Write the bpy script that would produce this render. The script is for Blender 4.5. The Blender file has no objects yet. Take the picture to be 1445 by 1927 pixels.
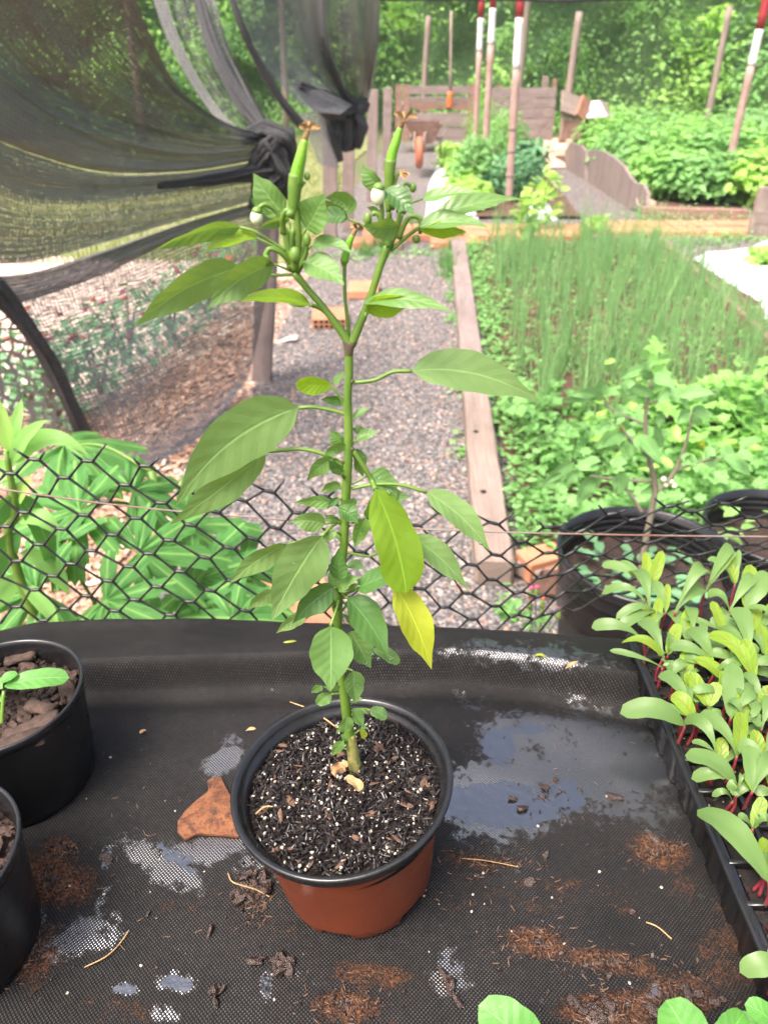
import bpy, math, random
import numpy as np
from mathutils import Vector, Matrix, noise as mnoise
SC = bpy.context.scene
COL = SC.collection
R = math.radians
# ------------------------------------------------------------------ camera, sky, sun, exposure
HC, PITCH, FPX = 1.55, R(31), 1400.0
cam_d = bpy.data.cameras.new('camera'); cam = bpy.data.objects.new('camera', cam_d); COL.objects.link(cam)
cam.location = (0, 0, HC); cam.rotation_euler = (R(90) - PITCH, 0, 0)
cam_d.sensor_fit = 'VERTICAL'; cam_d.sensor_height = 24.0; cam_d.lens = 24.0 * FPX / 1927.0
cam_d.clip_start = 0.02; cam_d.clip_end = 500
cam_d.dof.use_dof = True; cam_d.dof.focus_distance = 0.56; cam_d.dof.aperture_fstop = 6.4
SC.camera = cam
W = bpy.data.worlds.new('World'); SC.world = W; W.use_nodes = True
wn = W.node_tree; wn.nodes.clear()
sky = wn.nodes.new('ShaderNodeTexSky'); sky.sky_type = 'NISHITA'; sky.sun_disc = False
SUN_EL, SUN_AZ = R(60), R(-135)      # azimuth clockwise from +Y
sky.sun_elevation = SUN_EL; sky.sun_rotation = SUN_AZ
sky.air_density = 0.8; sky.dust_density = 8.0; sky.ozone_density = 0.2
bg = wn.nodes.new('ShaderNodeBackground'); bg.inputs[1].default_value = 0.15
wo = wn.nodes.new('ShaderNodeOutputWorld')
wn.links.new(sky.outputs[0], bg.inputs[0]); wn.links.new(bg.outputs[0], wo.inputs[0])
sd = bpy.data.lights.new('sun', 'SUN'); sd.energy = 1.4; sd.angle = R(22); sd.color = (1, .975, .93)
sun = bpy.data.objects.new('sun', sd); COL.objects.link(sun)
sdir = Vector((math.sin(SUN_AZ) * math.cos(SUN_EL), math.cos(SUN_AZ) * math.cos(SUN_EL), math.sin(SUN_EL)))
sun.rotation_euler = sdir.to_track_quat('Z', 'Y').to_euler(); sun.location = (0, 0, 30)
SC.view_settings.view_transform = 'Standard'; SC.view_settings.look = 'None'
SC.view_settings.exposure = 1.62; SC.view_settings.gamma = 1.0
SC.render.engine = 'CYCLES'
cy = SC.cycles
cy.max_bounces = 8; cy.transparent_max_bounces = 24; cy.diffuse_bounces = 3; cy.glossy_bounces = 3
cy.transmission_bounces = 4; cy.use_denoising = True; cy.caustics_reflective = False; cy.caustics_refractive = False
# ------------------------------------------------------------------ pixel helpers (photo pixels 1445 x 1927)
def ray(u, v):
    x = (u - 722.5) / FPX; y = -(v - 963.5) / FPX
    return np.array((x, y * math.sin(PITCH) + math.cos(PITCH), y * math.cos(PITCH) - math.sin(PITCH)))
def G(u, v, z=0.0):
    r = ray(u, v); t = (z - HC) / r[2]; return np.array((r[0] * t, r[1] * t, z))
def A(u, v, y):
    r = ray(u, v); t = y / r[1]; return np.array((r[0] * t, y, HC + r[2] * t))
def depth(p):
    return p[1] * math.cos(PITCH) - (p[2] - HC) * math.sin(PITCH)
CAMP = np.array((0, 0, HC))
def nrm(v):
    v = np.asarray(v, float); n = np.linalg.norm(v); return v / n if n > 1e-12 else v
# ------------------------------------------------------------------ materials
MATS = {}
class NT:
    def __init__(s, name):
        s.m = bpy.data.materials.new(name); s.m.use_nodes = True; s.t = s.m.node_tree; s.t.nodes.clear()
        s.out = s.t.nodes.new('ShaderNodeOutputMaterial'); MATS[name] = s.m
    def n(s, typ, props=None, **ins):
        nd = s.t.nodes.new(typ)
        for k, v in (props or {}).items(): setattr(nd, k, v)
        for k, v in ins.items():
            key = k.replace('_', ' ')
            sock = nd.inputs[int(k[1:])] if (k[0] == 'i' and k[1:].isdigit()) else nd.inputs[key]
            s.set(sock, v)
        return nd
    def set(s, sock, v):
        if isinstance(v, bpy.types.NodeSocket): s.t.links.new(v, sock)
        elif isinstance(v, bpy.types.Node): s.t.links.new(v.outputs[0], sock)
        elif isinstance(v, (tuple, list)) and sock.type == 'RGBA' and len(v) == 3: sock.default_value = (*v, 1)
        else: sock.default_value = v
    def math(s, op, a, b=0.0, c=0.0, clamp=False):
        nd = s.n('ShaderNodeMath', {'operation': op, 'use_clamp': clamp}, i0=a, i1=b)
        s.set(nd.inputs[2], c); return nd.outputs[0]
    def ramp(s, fac, stops, interp='LINEAR'):
        nd = s.n('ShaderNodeValToRGB', Fac=fac); cr = nd.color_ramp; cr.interpolation = interp
        while len(cr.elements) < len(stops): cr.elements.new(0.5)
        for e, (p, c) in zip(cr.elements, stops):
            e.position = p; e.color = (*c, 1) if isinstance(c, (tuple, list)) else (c, c, c, 1)
        return nd.outputs[0]
    def noise(s, vec, scale, detail=4, rough=.6, dim='3D'):
        return s.n('ShaderNodeTexNoise', Vector=vec, Scale=scale, Detail=detail, Roughness=rough).outputs['Fac']
    def mix(s, fac, a, b):
        nd = s.n('ShaderNodeMix', {'data_type': 'RGBA'}); s.set(nd.inputs[0], fac); s.set(nd.inputs[6], a); s.set(nd.inputs[7], b)
        return nd.outputs[2]
    def mapping(s, vec, scale):
        return s.n('ShaderNodeMapping', Vector=vec, Scale=scale).outputs[0]
    def bump(s, h, strength=.5, dist=.01):
        return s.n('ShaderNodeBump', Height=h, Strength=strength, Distance=dist).outputs[0]
    def pr(s, **k):
        nd = s.n('ShaderNodeBsdfPrincipled', **k); return nd.outputs[0]
    def done(s, sh):
        s.set(s.out.inputs[0], sh); return s.m
    @property
    def obj(s): return s.n('ShaderNodeTexCoord').outputs['Object']
    @property
    def uv(s): return s.n('ShaderNodeTexCoord').outputs['UV']
    @property
    def pos(s): return s.n('ShaderNodeNewGeometry').outputs['Position']
    @property
    def isl(s): return s.n('ShaderNodeNewGeometry').outputs['Random Per Island']

def leaf_mat(name, c1, c2, under=None, trans=.4, tcol=None, veins=False, rough=.42, vein_col=None, nveins=7, island=True, spec=.45, patch=0.0):
    t = NT(name)
    rnd = t.isl if island else t.noise(t.pos, 9, 2)
    col = t.mix(rnd, c1, c2)
    big = t.noise(t.pos, 40 if veins else 1.5, 3)
    col = t.mix(t.ramp(big, [(.35, 0.0), (.7, .45)]), col, tuple(min(1, x * 1.45) for x in c2))
    bmp = None
    if veins:
        sep = t.n('ShaderNodeSeparateXYZ', Vector=t.uv)
        du = t.math('ABSOLUTE', t.math('SUBTRACT', sep.outputs[0], .5))
        dd = t.math('MULTIPLY', du, 2)
        mid = t.ramp(du, [(.012, 1.0), (.035, 0.0)])
        warp = t.math('MULTIPLY', t.noise(t.pos, 60, 2), .25)
        fr = t.math('FRACT', t.math('ADD', t.math('SUBTRACT', t.math('MULTIPLY', sep.outputs[1], nveins), t.math('MULTIPLY', t.math('POWER', dd, .8), 1.4)), warp))
        sv = t.math('ABSOLUTE', t.math('SUBTRACT', fr, .5))
        side = t.ramp(sv, [(.0, 1.0), (.07, 0.0)])
        pillow = t.ramp(sv, [(.0, 0.0), (.5, 1.0)])
        vm = t.math('MAXIMUM', mid, t.math('MULTIPLY', side, .15))
        vc = vein_col or tuple(min(1, x * 1.9 + .02) for x in c1)
        col = t.mix(t.math('MULTIPLY', vm, .75), col, vc)
        vo = t.n('ShaderNodeTexVoronoi', Vector=t.pos, Scale=170.0); spot = t.math('MULTIPLY', t.ramp(vo.outputs['Distance'], [(.10, 1.0), (.18, 0.0)]), t.ramp(t.noise(t.pos, 30, 2), [(.56, 0.0), (.62, 1.0)])); col = t.mix(t.math('MULTIPLY', spot, .7), col, (.30, .26, .10))
        fine = t.math('ADD', t.noise(t.pos, 900, 2), t.math('MULTIPLY', t.noise(t.pos, 170, 3), 2.2))
        h = t.math('ADD', t.math('SUBTRACT', t.math('MULTIPLY', pillow, .7), t.math('MULTIPLY', mid, .9)), t.math('MULTIPLY', fine, .35))
        bmp = t.bump(h, .32, .0009)
    geo = t.n('ShaderNodeNewGeometry')
    if under: col = t.mix(geo.outputs['Backfacing'], col, under)
    k = dict(Base_Color=col, Roughness=rough)
    p = t.n('ShaderNodeBsdfPrincipled'); t.set(p.inputs['Base Color'], col)
    t.set(p.inputs['Roughness'], t.ramp(t.noise(t.pos, 25, 3), [(.3, rough * .75), (.7, min(1, rough * 1.35))]))
    p.inputs['Specular IOR Level'].default_value = spec
    tr = t.n('ShaderNodeBsdfTranslucent', Color=tcol or tuple(min(1, x * y) for x, y in zip(c2, (2.0, 1.7, .7))))
    if bmp is not None: t.set(p.inputs['Normal'], bmp); t.set(tr.inputs['Normal'], bmp)
    mx = t.n('ShaderNodeMixShader', i0=trans, i1=p, i2=tr)
    return t.done(mx)

def plain(name, c, rough=.5, c2=None, nscale=20, bump=0.0, bdist=.002, spec=.5, bscale=None, metallic=0.0):
    t = NT(name); nz = t.noise(t.pos, nscale, 6, .65)
    col = t.mix(t.ramp(nz, [(.35, 0.0), (.65, 1.0)]), c, c2 or tuple(x * .7 for x in c))
    p = t.n('ShaderNodeBsdfPrincipled'); t.set(p.inputs['Base Color'], col); p.inputs['Roughness'].default_value = rough
    p.inputs['Specular IOR Level'].default_value = spec; p.inputs['Metallic'].default_value = metallic
    t.set(p.inputs['Roughness'], t.ramp(t.noise(t.pos, nscale * 1.7, 4), [(.3, rough * .8), (.7, min(1, rough * 1.25))]))
    if bump: t.set(p.inputs['Normal'], t.bump(t.noise(t.pos, bscale or nscale * 3, 6, .7), bump, bdist))
    return t.done(p)

def wood_mat(name, c1, c2, rough=.8, dark=(.05, .035, .028)):
    t = NT(name); uv = t.uv
    g1 = t.noise(t.mapping(uv, (3, 90, 1)), 1.0, 6, .7)
    g2 = t.noise(t.mapping(uv, (1.2, 9, 1)), 1.0, 4, .6)
    blot = t.noise(t.pos, 7, 5, .65)
    col = t.mix(t.ramp(g1, [(.3, 0.0), (.7, 1.0)]), c1, c2)
    col = t.mix(t.ramp(g2, [(.45, 0.0), (.75, .5)]), col, dark)
    col = t.mix(t.ramp(blot, [(.5, 0.0), (.75, .55)]), col, tuple(x * .6 for x in c1))
    crack = t.ramp(g1, [(.28, 0.0), (.38, 1.0)])
    h = t.math('ADD', g1, t.math('MULTIPLY', crack, .6))
    return t.done(t.pr(Base_Color=col, Roughness=rough, Normal=t.bump(h, .7, .004)))

# hero leaves
LM = dict(
    g=leaf_mat('pepper_leaf_green', (.080, .162, .040), (.108, .205, .052), under=(.14, .24, .08), trans=.25, tcol=(.28, .44, .05), veins=True),
    d=leaf_mat('pepper_leaf_dark', (.042, .105, .026), (.060, .135, .032), under=(.10, .18, .05), trans=.2, tcol=(.2, .4, .04), veins=True, rough=.36),
    y=leaf_mat('pepper_leaf_lime', (.15, .27, .02), (.18, .30, .025), under=(.2, .33, .03), trans=.5, tcol=(.42, .6, .015), veins=True),
    w=leaf_mat('pepper_leaf_yellow', (.30, .36, .025), (.37, .41, .04), under=(.5, .5, .08), trans=.45, tcol=(.7, .72, .02), veins=True),
    p=leaf_mat('pepper_leaf_pale', (.108, .190, .054), (.130, .220, .066), under=(.15, .24, .07), trans=.25, tcol=(.28, .42, .05), veins=True, rough=.5),
    c=leaf_mat('cotyledon_green', (.085, .165, .045), (.12, .205, .055), under=(.17, .28, .10), trans=.3, tcol=(.30, .46, .06), rough=.45, island=True),
    t=leaf_mat('beet_leaf_lime', (.15, .28, .025), (.20, .31, .03), under=(.2, .32, .05), trans=.45, tcol=(.40, .56, .03), veins=True, vein_col=(.30, .08, .03), nveins=5),
    s=leaf_mat('basil_leaf_bright', (.07, .22, .035), (.09, .25, .045), under=(.2, .38, .1), trans=.3, tcol=(.25, .5, .06), veins=True),
    a=leaf_mat('papaya_leaf', (.042, .145, .032), (.072, .195, .052), under=(.10, .28, .04), trans=.25, tcol=(.2, .5, .06), veins=True, vein_col=(.22, .40, .10), nveins=5, rough=.6, spec=.22),
)
STEM = plain('green_stem', (.085, .17, .022), .45, (.13, .215, .032), 60, .3, .0005)
STEMD = plain('dark_node_stem', (.10, .06, .05), .5, (.07, .09, .03), 120)
STEMB = plain('corky_stem', (.30, .24, .08), .7, (.17, .20, .05), 150, .6, .001)
REDS = plain('red_stem', (.17, .012, .035), .4, (.24, .05, .045), 40)
FRUIT = plain('green_pepper_skin', (.12, .30, .02), .28, (.17, .36, .03), 50, .1)
BUDM = plain('cream_bud', (.55, .60, .38), .5, (.62, .66, .48), 90)
WITH = plain('withered_flower', (.42, .27, .12), .85, (.22, .12, .05), 200, .7, .001)
# ------------------------------------------------------------------ mesh builders
def tag(o, label=None, cat=None, group=None, kind=None):
    if label: o['label'] = label
    if cat: o['category'] = cat
    if group: o['group'] = group
    if kind: o['kind'] = kind
    return o
ORG = {}
def empty(name, loc, label, cat, group=None):
    o = bpy.data.objects.new(name, None); COL.objects.link(o); o.location = tuple(loc); o.empty_display_size = .02
    ORG[o.name] = np.array(loc, float); return tag(o, label, cat, group)
class MB:
    def __init__(s): s.V = []; s.F = []; s.U = []; s.n = 0; s.A = {}
    def add(s, V, F, U=None):
        V = np.asarray(V, float); s.V.append(V)
        s.F += [tuple(int(i) + s.n for i in f) for f in F]
        s.U.append(np.asarray(U, float) if U is not None else np.zeros((len(V), 2))); s.n += len(V)
    def build(s, name, mat, parent=None, smooth=True, origin=None, mats=None):
        V = np.concatenate(s.V); U = np.concatenate(s.U)
        if parent is not None: org = ORG[parent.name]
        else:
            org = np.array(origin, float) if origin is not None else np.array((V[:, 0].mean(), V[:, 1].mean(), V[:, 2].min()))
        me = bpy.data.meshes.new(name); me.from_pydata((V - org).tolist(), [], s.F)
        uvl = me.uv_layers.new(name='UVMap'); li = np.empty(len(me.loops), int); me.loops.foreach_get('vertex_index', li)
        uvl.data.foreach_set('uv', U[li].astype(np.float32).ravel())
        me.polygons.foreach_set('use_smooth', [smooth] * len(me.polygons)); me.materials.append(mat); me.update()
        o = bpy.data.objects.new(name, me); COL.objects.link(o)
        if parent is not None: o.parent = parent
        else: o.location = tuple(org)
        ORG[o.name] = org; return o
def fast_mesh(name, V, F, mat, parent=None, smooth=True, U=None, attrs=None, origin=(0, 0, 0)):
    """F: (n,k) int array of equal-sized faces."""
    org = ORG[parent.name] if parent is not None else np.array(origin, float)
    V = np.asarray(V, np.float32) - org.astype(np.float32); F = np.asarray(F, np.int32)
    me = bpy.data.meshes.new(name); k = F.shape[1]
    me.vertices.add(len(V)); me.vertices.foreach_set('co', V.ravel())
    me.loops.add(F.size); me.loops.foreach_set('vertex_index', F.ravel())
    me.polygons.add(len(F)); me.polygons.foreach_set('loop_start', np.arange(0, F.size, k, dtype=np.int32))
    me.polygons.foreach_set('loop_total', np.full(len(F), k, np.int32))
    me.polygons.foreach_set('use_smooth', np.full(len(F), smooth))
    if U is not None:
        uvl = me.uv_layers.new(name='UVMap'); uvl.data.foreach_set('uv', np.asarray(U, np.float32)[F.ravel()].ravel())
    for an, av in (attrs or {}).items():
        at = me.attributes.new(an, 'FLOAT', 'POINT'); at.data.foreach_set('value', np.asarray(av, np.float32))
    me.update(calc_edges=True); me.validate(); me.materials.append(mat)
    o = bpy.data.objects.new(name, me); COL.objects.link(o)
    if parent is not None: o.parent = parent
    else: o.location = tuple(org)
    ORG[o.name] = org; return o

def catmull(pts, n):
    pts = [np.asarray(p, float) for p in pts]
    if len(pts) == 2: return [pts[0] * (1 - t) + pts[1] * t for t in np.linspace(0, 1, n)]
    P = [2 * pts[0] - pts[1]] + pts + [2 * pts[-1] - pts[-2]]; out = []
    m = len(pts) - 1
    for k in range(n):
        x = k / (n - 1) * m; i = min(int(x), m - 1); t = x - i
        a, b, c, d = P[i:i + 4]
        out.append(.5 * ((2 * b) + (-a + c) * t + (2 * a - 5 * b + 4 * c - d) * t * t + (-a + 3 * b - 3 * c + d) * t ** 3))
    return out
def tube(mb, pts, rad, seg=8, n=None, cap=True, jit=0.0):
    """pts control points, rad radii list (per control point) or number"""
    n = n or (len(pts) - 1) * 4 + 1
    if not isinstance(rad, (list, tuple, np.ndarray)): rad = [rad] * len(pts)
    C = catmull(pts, n); rr = np.interp(np.linspace(0, len(rad) - 1, n), range(len(rad)), rad)
    V, F, U = [], [], []; L = 0; ref = None
    for k in range(n):
        T = nrm(C[min(k + 1, n - 1)] - C[max(k - 1, 0)])
        if ref is None: ref = nrm(np.cross(T, (0.3, 1, 0.1) if abs(T[1]) < .9 else (1, 0, 0)))
        ref = nrm(ref - T * ref.dot(T)); b = np.cross(T, ref)
        if k: L += np.linalg.norm(C[k] - C[k - 1])
        for j in range(seg):
            a = 2 * math.pi * j / seg; r = rr[k] * (1 + jit * random.uniform(-1, 1))
            V.append(C[k] + r * (math.cos(a) * ref + math.sin(a) * b)); U.append((L, j / seg * 2 * math.pi * rr[k]))
    for k in range(n - 1):
        for j in range(seg):
            a = k * seg + j; b_ = k * seg + (j + 1) % seg; F.append((a, b_, b_ + seg, a + seg))
    if cap: F.append(tuple(range(seg))[::-1]); F.append(tuple(range((n - 1) * seg, n * seg)))
    mb.add(V, F, U)
def pleated(mb, pts, rad, n=40, seg=44, seed=0):
    k0 = len(mb.V); tube(mb, pts, rad, seg, n, True); V = mb.V[-1]; rs = random.Random(seed); ph = [rs.uniform(0, 6.28) for _ in range(4)]
    for k in range(n):
        c = V[k * seg:(k + 1) * seg].mean(0); t = k / n
        for j in range(seg):
            a = 2 * math.pi * j / seg; f = 1 + .20 * math.sin(5 * a + ph[0] + t * 2) + .14 * math.sin(9 * a + ph[1] - t * 3) + .10 * math.sin(14 * a + ph[2]) + .12 * math.sin(t * 17 + ph[3] + 2 * a)
            V[k * seg + j] = c + (V[k * seg + j] - c) * f
def lathe(mb, c, prof, seg=64, M=None, closed=False, wob=None):
    V, F, U = [], [], []; L = 0
    for k, (r, z) in enumerate(prof):
        if k: L += math.hypot(r - prof[k - 1][0], z - prof[k - 1][1])
        for j in range(seg):
            a = 2 * math.pi * j / seg; w = wob(a, z) if wob else 1
            V.append((r * w * math.cos(a), r * w * math.sin(a), z)); U.append((L, a * .1))
    n = len(prof)
    for k in range(n if closed else n - 1):
        k2 = (k + 1) % n
        for j in range(seg):
            j2 = (j + 1) % seg; F.append((k * seg + j, k * seg + j2, k2 * seg + j2, k2 * seg + j))
    V = np.array(V)
    if M is not None: V = V @ np.array(M).T
    mb.add(V + np.asarray(c, float), F, U)
def beam(mb, p0, p1, w, h, up=(0, 0, 1), n=1, jit=0.0, bev=None, ends=(0, 0)):
    """board from p0 to p1, w across, h along up; chamfered; optional roughness"""
    p0 = np.asarray(p0, float); p1 = np.asarray(p1, float); T = nrm(p1 - p0); S = nrm(np.cross(T, up)); Uv = nrm(np.cross(S, T))
    b = bev if bev is not None else min(w, h) * .08
    prof = [(-w / 2 + b, -h / 2), (w / 2 - b, -h / 2), (w / 2, -h / 2 + b), (w / 2, h / 2 - b), (w / 2 - b, h / 2), (-w / 2 + b, h / 2), (-w / 2, h / 2 - b), (-w / 2, -h / 2 + b)]
    L = np.linalg.norm(p1 - p0); V, F, U = [], [], []
    ts = [0, b / L] + list(np.linspace(0, 1, n + 1)[1:-1]) + [1 - b / L, 1]
    for k, t in enumerate(ts):
        ins = b * .9 if k in (0, len(ts) - 1) else 0; per = 0
        for q, (x, y) in enumerate(prof):
            x -= math.copysign(ins, x); y -= math.copysign(ins, y)
            jx, jy = (random.uniform(-jit, jit), random.uniform(-jit, jit)) if jit else (0, 0)
            V.append(p0 + T * L * t + S * (x + jx) + Uv * (y + jy)); U.append((L * t, per)); per += (w if q in (0, 4) else h if q in (2, 6) else b)
    m = len(prof)
    for k in range(len(ts) - 1):
        for q in range(m):
            q2 = (q + 1) % m; F.append((k * m + q, k * m + q2, (k + 1) * m + q2, (k + 1) * m + q))
    F.append(tuple(range(m))[::-1]); F.append(tuple(range((len(ts) - 1) * m, len(ts) * m)))
    mb.add(V, F, U)
def ball(mb, c, r, axis=(0, 0, 1), asp=1.0, seg=12, rings=8, jit=0.0):
    ax = nrm(axis); s = nrm(np.cross(ax, (.2, .9, .3))); b = np.cross(ax, s); V, F = [], []
    for i in range(rings + 1):
        th = math.pi * i / rings
        for j in range(seg):
            ph = 2 * math.pi * j / seg; rr = r * (1 + random.uniform(-jit, jit))
            V.append(np.asarray(c) + rr * (math.sin(th) * (math.cos(ph) * s + math.sin(ph) * b) + asp * math.cos(th) * ax))
    for i in range(rings):
        for j in range(seg): F.append((i * seg + j, i * seg + (j + 1) % seg, (i + 1) * seg + (j + 1) % seg, (i + 1) * seg + j))
    mb.add(V, F)
# leaf blade
PROF = dict(ovate=(.62, 1.12), blunt=(.6, .42), strap=(1.3, .42), lance=(.6, .9), round=(.5, .5))
def wprof(kind, t):
    a, b = PROF[kind]; pk = a / (a + b); m = pk ** a * (1 - pk) ** b
    w = (t ** a) * ((1 - t) ** b) / m
    if kind == 'strap': w = max(w, .16 * (1 - t))
    if kind == 'ovate': w *= 1 - .35 * max(0, (t - .72) / .28) * (1 - t) / .28 * 2
    return w
def blade(mb, p0, c, p1, width, N0, roll=0.0, kind='ovate', fold=.25, wave=.06, curl=0.0, nu=6, nv=14, seed=0, thick=0.0, twist=0.0, asym=0.0):
    """surface along a quadratic bezier p0-c-p1. N0: direction the blade's face looks to"""
    p0, c, p1 = map(lambda q: np.asarray(q, float), (p0, c, p1)); rs = random.Random(seed); ph = rs.uniform(0, 6.28)
    V, U, F = [], [], []
    for k in range(nv + 1):
        t = k / nv; tt = t
        P = (1 - t) ** 2 * p0 + 2 * t * (1 - t) * c + t * t * p1
        T = nrm(2 * (1 - t) * (c - p0) + 2 * t * (p1 - c) + 1e-9 * (p1 - p0))
        S = nrm(np.cross(T, N0)); N = np.cross(S, T)
        a = R(roll + twist * (t - .5)); S2 = S * math.cos(a) + N * math.sin(a); N2 = np.cross(S2, T)
        hw = width / 2 * wprof(kind, min(max(tt, .0), 1.0))
        for i in range(nu + 1):
            s = i / nu * 2 - 1; sw = s * (1 + asym * s * .5)
            edge = 1 + .03 * math.sin(t * 23 + ph + (2 if s > 0 else 0))
            off = fold * abs(s) * hw - curl * s * s * hw + wave * hw * math.sin(t * 9 + ph + (1.7 if s > 0 else 0)) * abs(s) ** 1.5
            V.append(P + S2 * sw * hw * edge + N2 * off); U.append((i / nu, t))
    for k in range(nv):
        for i in range(nu):
            a = k * (nu + 1) + i; F.append((a, a + 1, a + nu + 2, a + nu + 1))
    mb.add(V, F, U)
rng = np.random.default_rng(7)
# leaf templates for foliage masses: stem at origin, along +x, face +z
T_OV = (np.array([(0, 0, 0), (.3, .26, .05), (.7, .24, .03), (1, 0, -.08), (.7, -.24, .03), (.3, -.26, .05), (.5, 0, -.03)]), [(0, 1, 6), (1, 2, 6), (2, 3, 6), (3, 4, 6), (4, 5, 6), (5, 0, 6)])
T_NR = (np.array([(0, 0, 0), (.35, .10, .02), (1, 0, -.12), (.35, -.10, .02)]), [(0, 1, 2), (0, 2, 3)])
T_LB = (np.array([(0, 0, 0), (.25, .16, .02), (.30, .48, .0), (.52, .30, .03), (.66, .34, 0), (.75, .14, .02), (1, 0, -.05), (.75, -.14, .02), (.66, -.34, 0), (.52, -.30, .03), (.30, -.48, 0), (.25, -.16, .02), (.5, 0, -.03)]),
        [(i, (i + 1) % 12, 12) for i in range(12)])
def randrot(n, upb=.6, r=None):
    """orthonormal frames whose z leans up by upb"""
    r = r or rng
    z = r.normal(size=(n, 3)); z /= np.linalg.norm(z, axis=1)[:, None]; z[:, 2] = np.abs(z[:, 2])
    z = z * (1 - upb) + np.array((0, 0, upb)); z /= np.linalg.norm(z, axis=1)[:, None]
    x = r.normal(size=(n, 3)); x -= (x * z).sum(1)[:, None] * z; x /= np.linalg.norm(x, axis=1)[:, None]
    return x, np.cross(z, x), z
def cloud(name, P, size, tmpl, mat, parent=None, upb=.5, jit=.35, out=None, outw=.5, **kw):
    P = np.asarray(P, float); n = len(P); x, y, z = randrot(n, upb)
    if out is not None:
        z = z * (1 - outw) + out * outw; z /= np.linalg.norm(z, axis=1)[:, None] + 1e-9
        x -= (x * z).sum(1)[:, None] * z; x /= np.linalg.norm(x, axis=1)[:, None] + 1e-9; y = np.cross(z, x)
    s = size * (1 + rng.uniform(-jit, jit, n)); TV, TF = tmpl; k = len(TV)
    V = P[:, None, :] + s[:, None, None] * (TV[None, :, 0, None] * x[:, None] + TV[None, :, 1, None] * y[:, None] + TV[None, :, 2, None] * z[:, None])
    F = (np.array(TF)[None] + (np.arange(n) * k)[:, None, None]).reshape(-1, 3)
    return fast_mesh(name, V.reshape(-1, 3), F, mat, parent, smooth=False, **kw)
def sheet(name, pts, z, mat, sub=0):
    """flat polygon from (x,y) outline with ragged edge"""
    mb = MB(); n = len(pts); out = []
    for i in range(n):
        a, b = np.array(pts[i][:2], float), np.array(pts[(i + 1) % n][:2], float); L = np.linalg.norm(b - a); m = max(1, int(L / .12)) if sub else 1
        m = min(m, 80)
        for k in range(m):
            p = a + (b - a) * k / m
            if sub and 0 < k: p = p + np.array((mnoise.noise(Vector((p[0] * 4, p[1] * 4, 1))), mnoise.noise(Vector((p[0] * 4, p[1] * 4, 7))))) * sub
            out.append((p[0], p[1], z))
    mb.add(out, [tuple(range(len(out)))]); o = mb.build(name, mat, smooth=False, origin=(0, 0, 0)); o['kind'] = 'structure'; return o
# =================================================================== BENCH
TZ = .962
def sstep(x): x = np.clip(x, 0, 1); return x * x * (3 - 2 * x)
_eu = [(-300, 1225), (-60, 1205), (0, 1190), (60, 1174), (200, 1166), (400, 1169), (600, 1181), (800, 1191), (1000, 1200), (1200, 1209), (1500, 1218), (1900, 1230)]
_ep = np.array([G(u, v, TZ + .018) for u, v in _eu])
_fu = [(-300, 1330), (0, 1312), (300, 1300), (640, 1288), (850, 1285), (1000, 1298), (1150, 1325), (1300, 1350), (1700, 1380)]
_fp = np.array([G(u, v, TZ) for u, v in _fu])
def fold_y(x): return np.interp(x, _fp[:, 0], _fp[:, 1])
def edge_y(x): return np.interp(x, _ep[:, 0], _ep[:, 1])
def nz(x, y, s, seed=0):
    f = lambda a, b: mnoise.noise(Vector((a * s, b * s, seed * 7.3)))
    return np.vectorize(f)(x, y)
def table_z(x, y):
    x = np.asarray(x, float); y = np.asarray(y, float); fy = fold_y(x)
    z = TZ +   .030 * sstep((y - fy) / .024) - .006 * np.exp(-((y - fy + .012) / .016) ** 2)
    z = z - .014 * sstep((y - fy - .030) / .07)
    z = z + .0022 * nz(x, y, 7, 1) * sstep((y - .3) / .2 + .3) + .0008 * nz(x, y, 26, 2)
    return z
def tab(u, v, dz=0.0):
    p = G(u, v, TZ); p[2] = float(table_z(p[0], p[1])) + dz; return p
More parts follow.
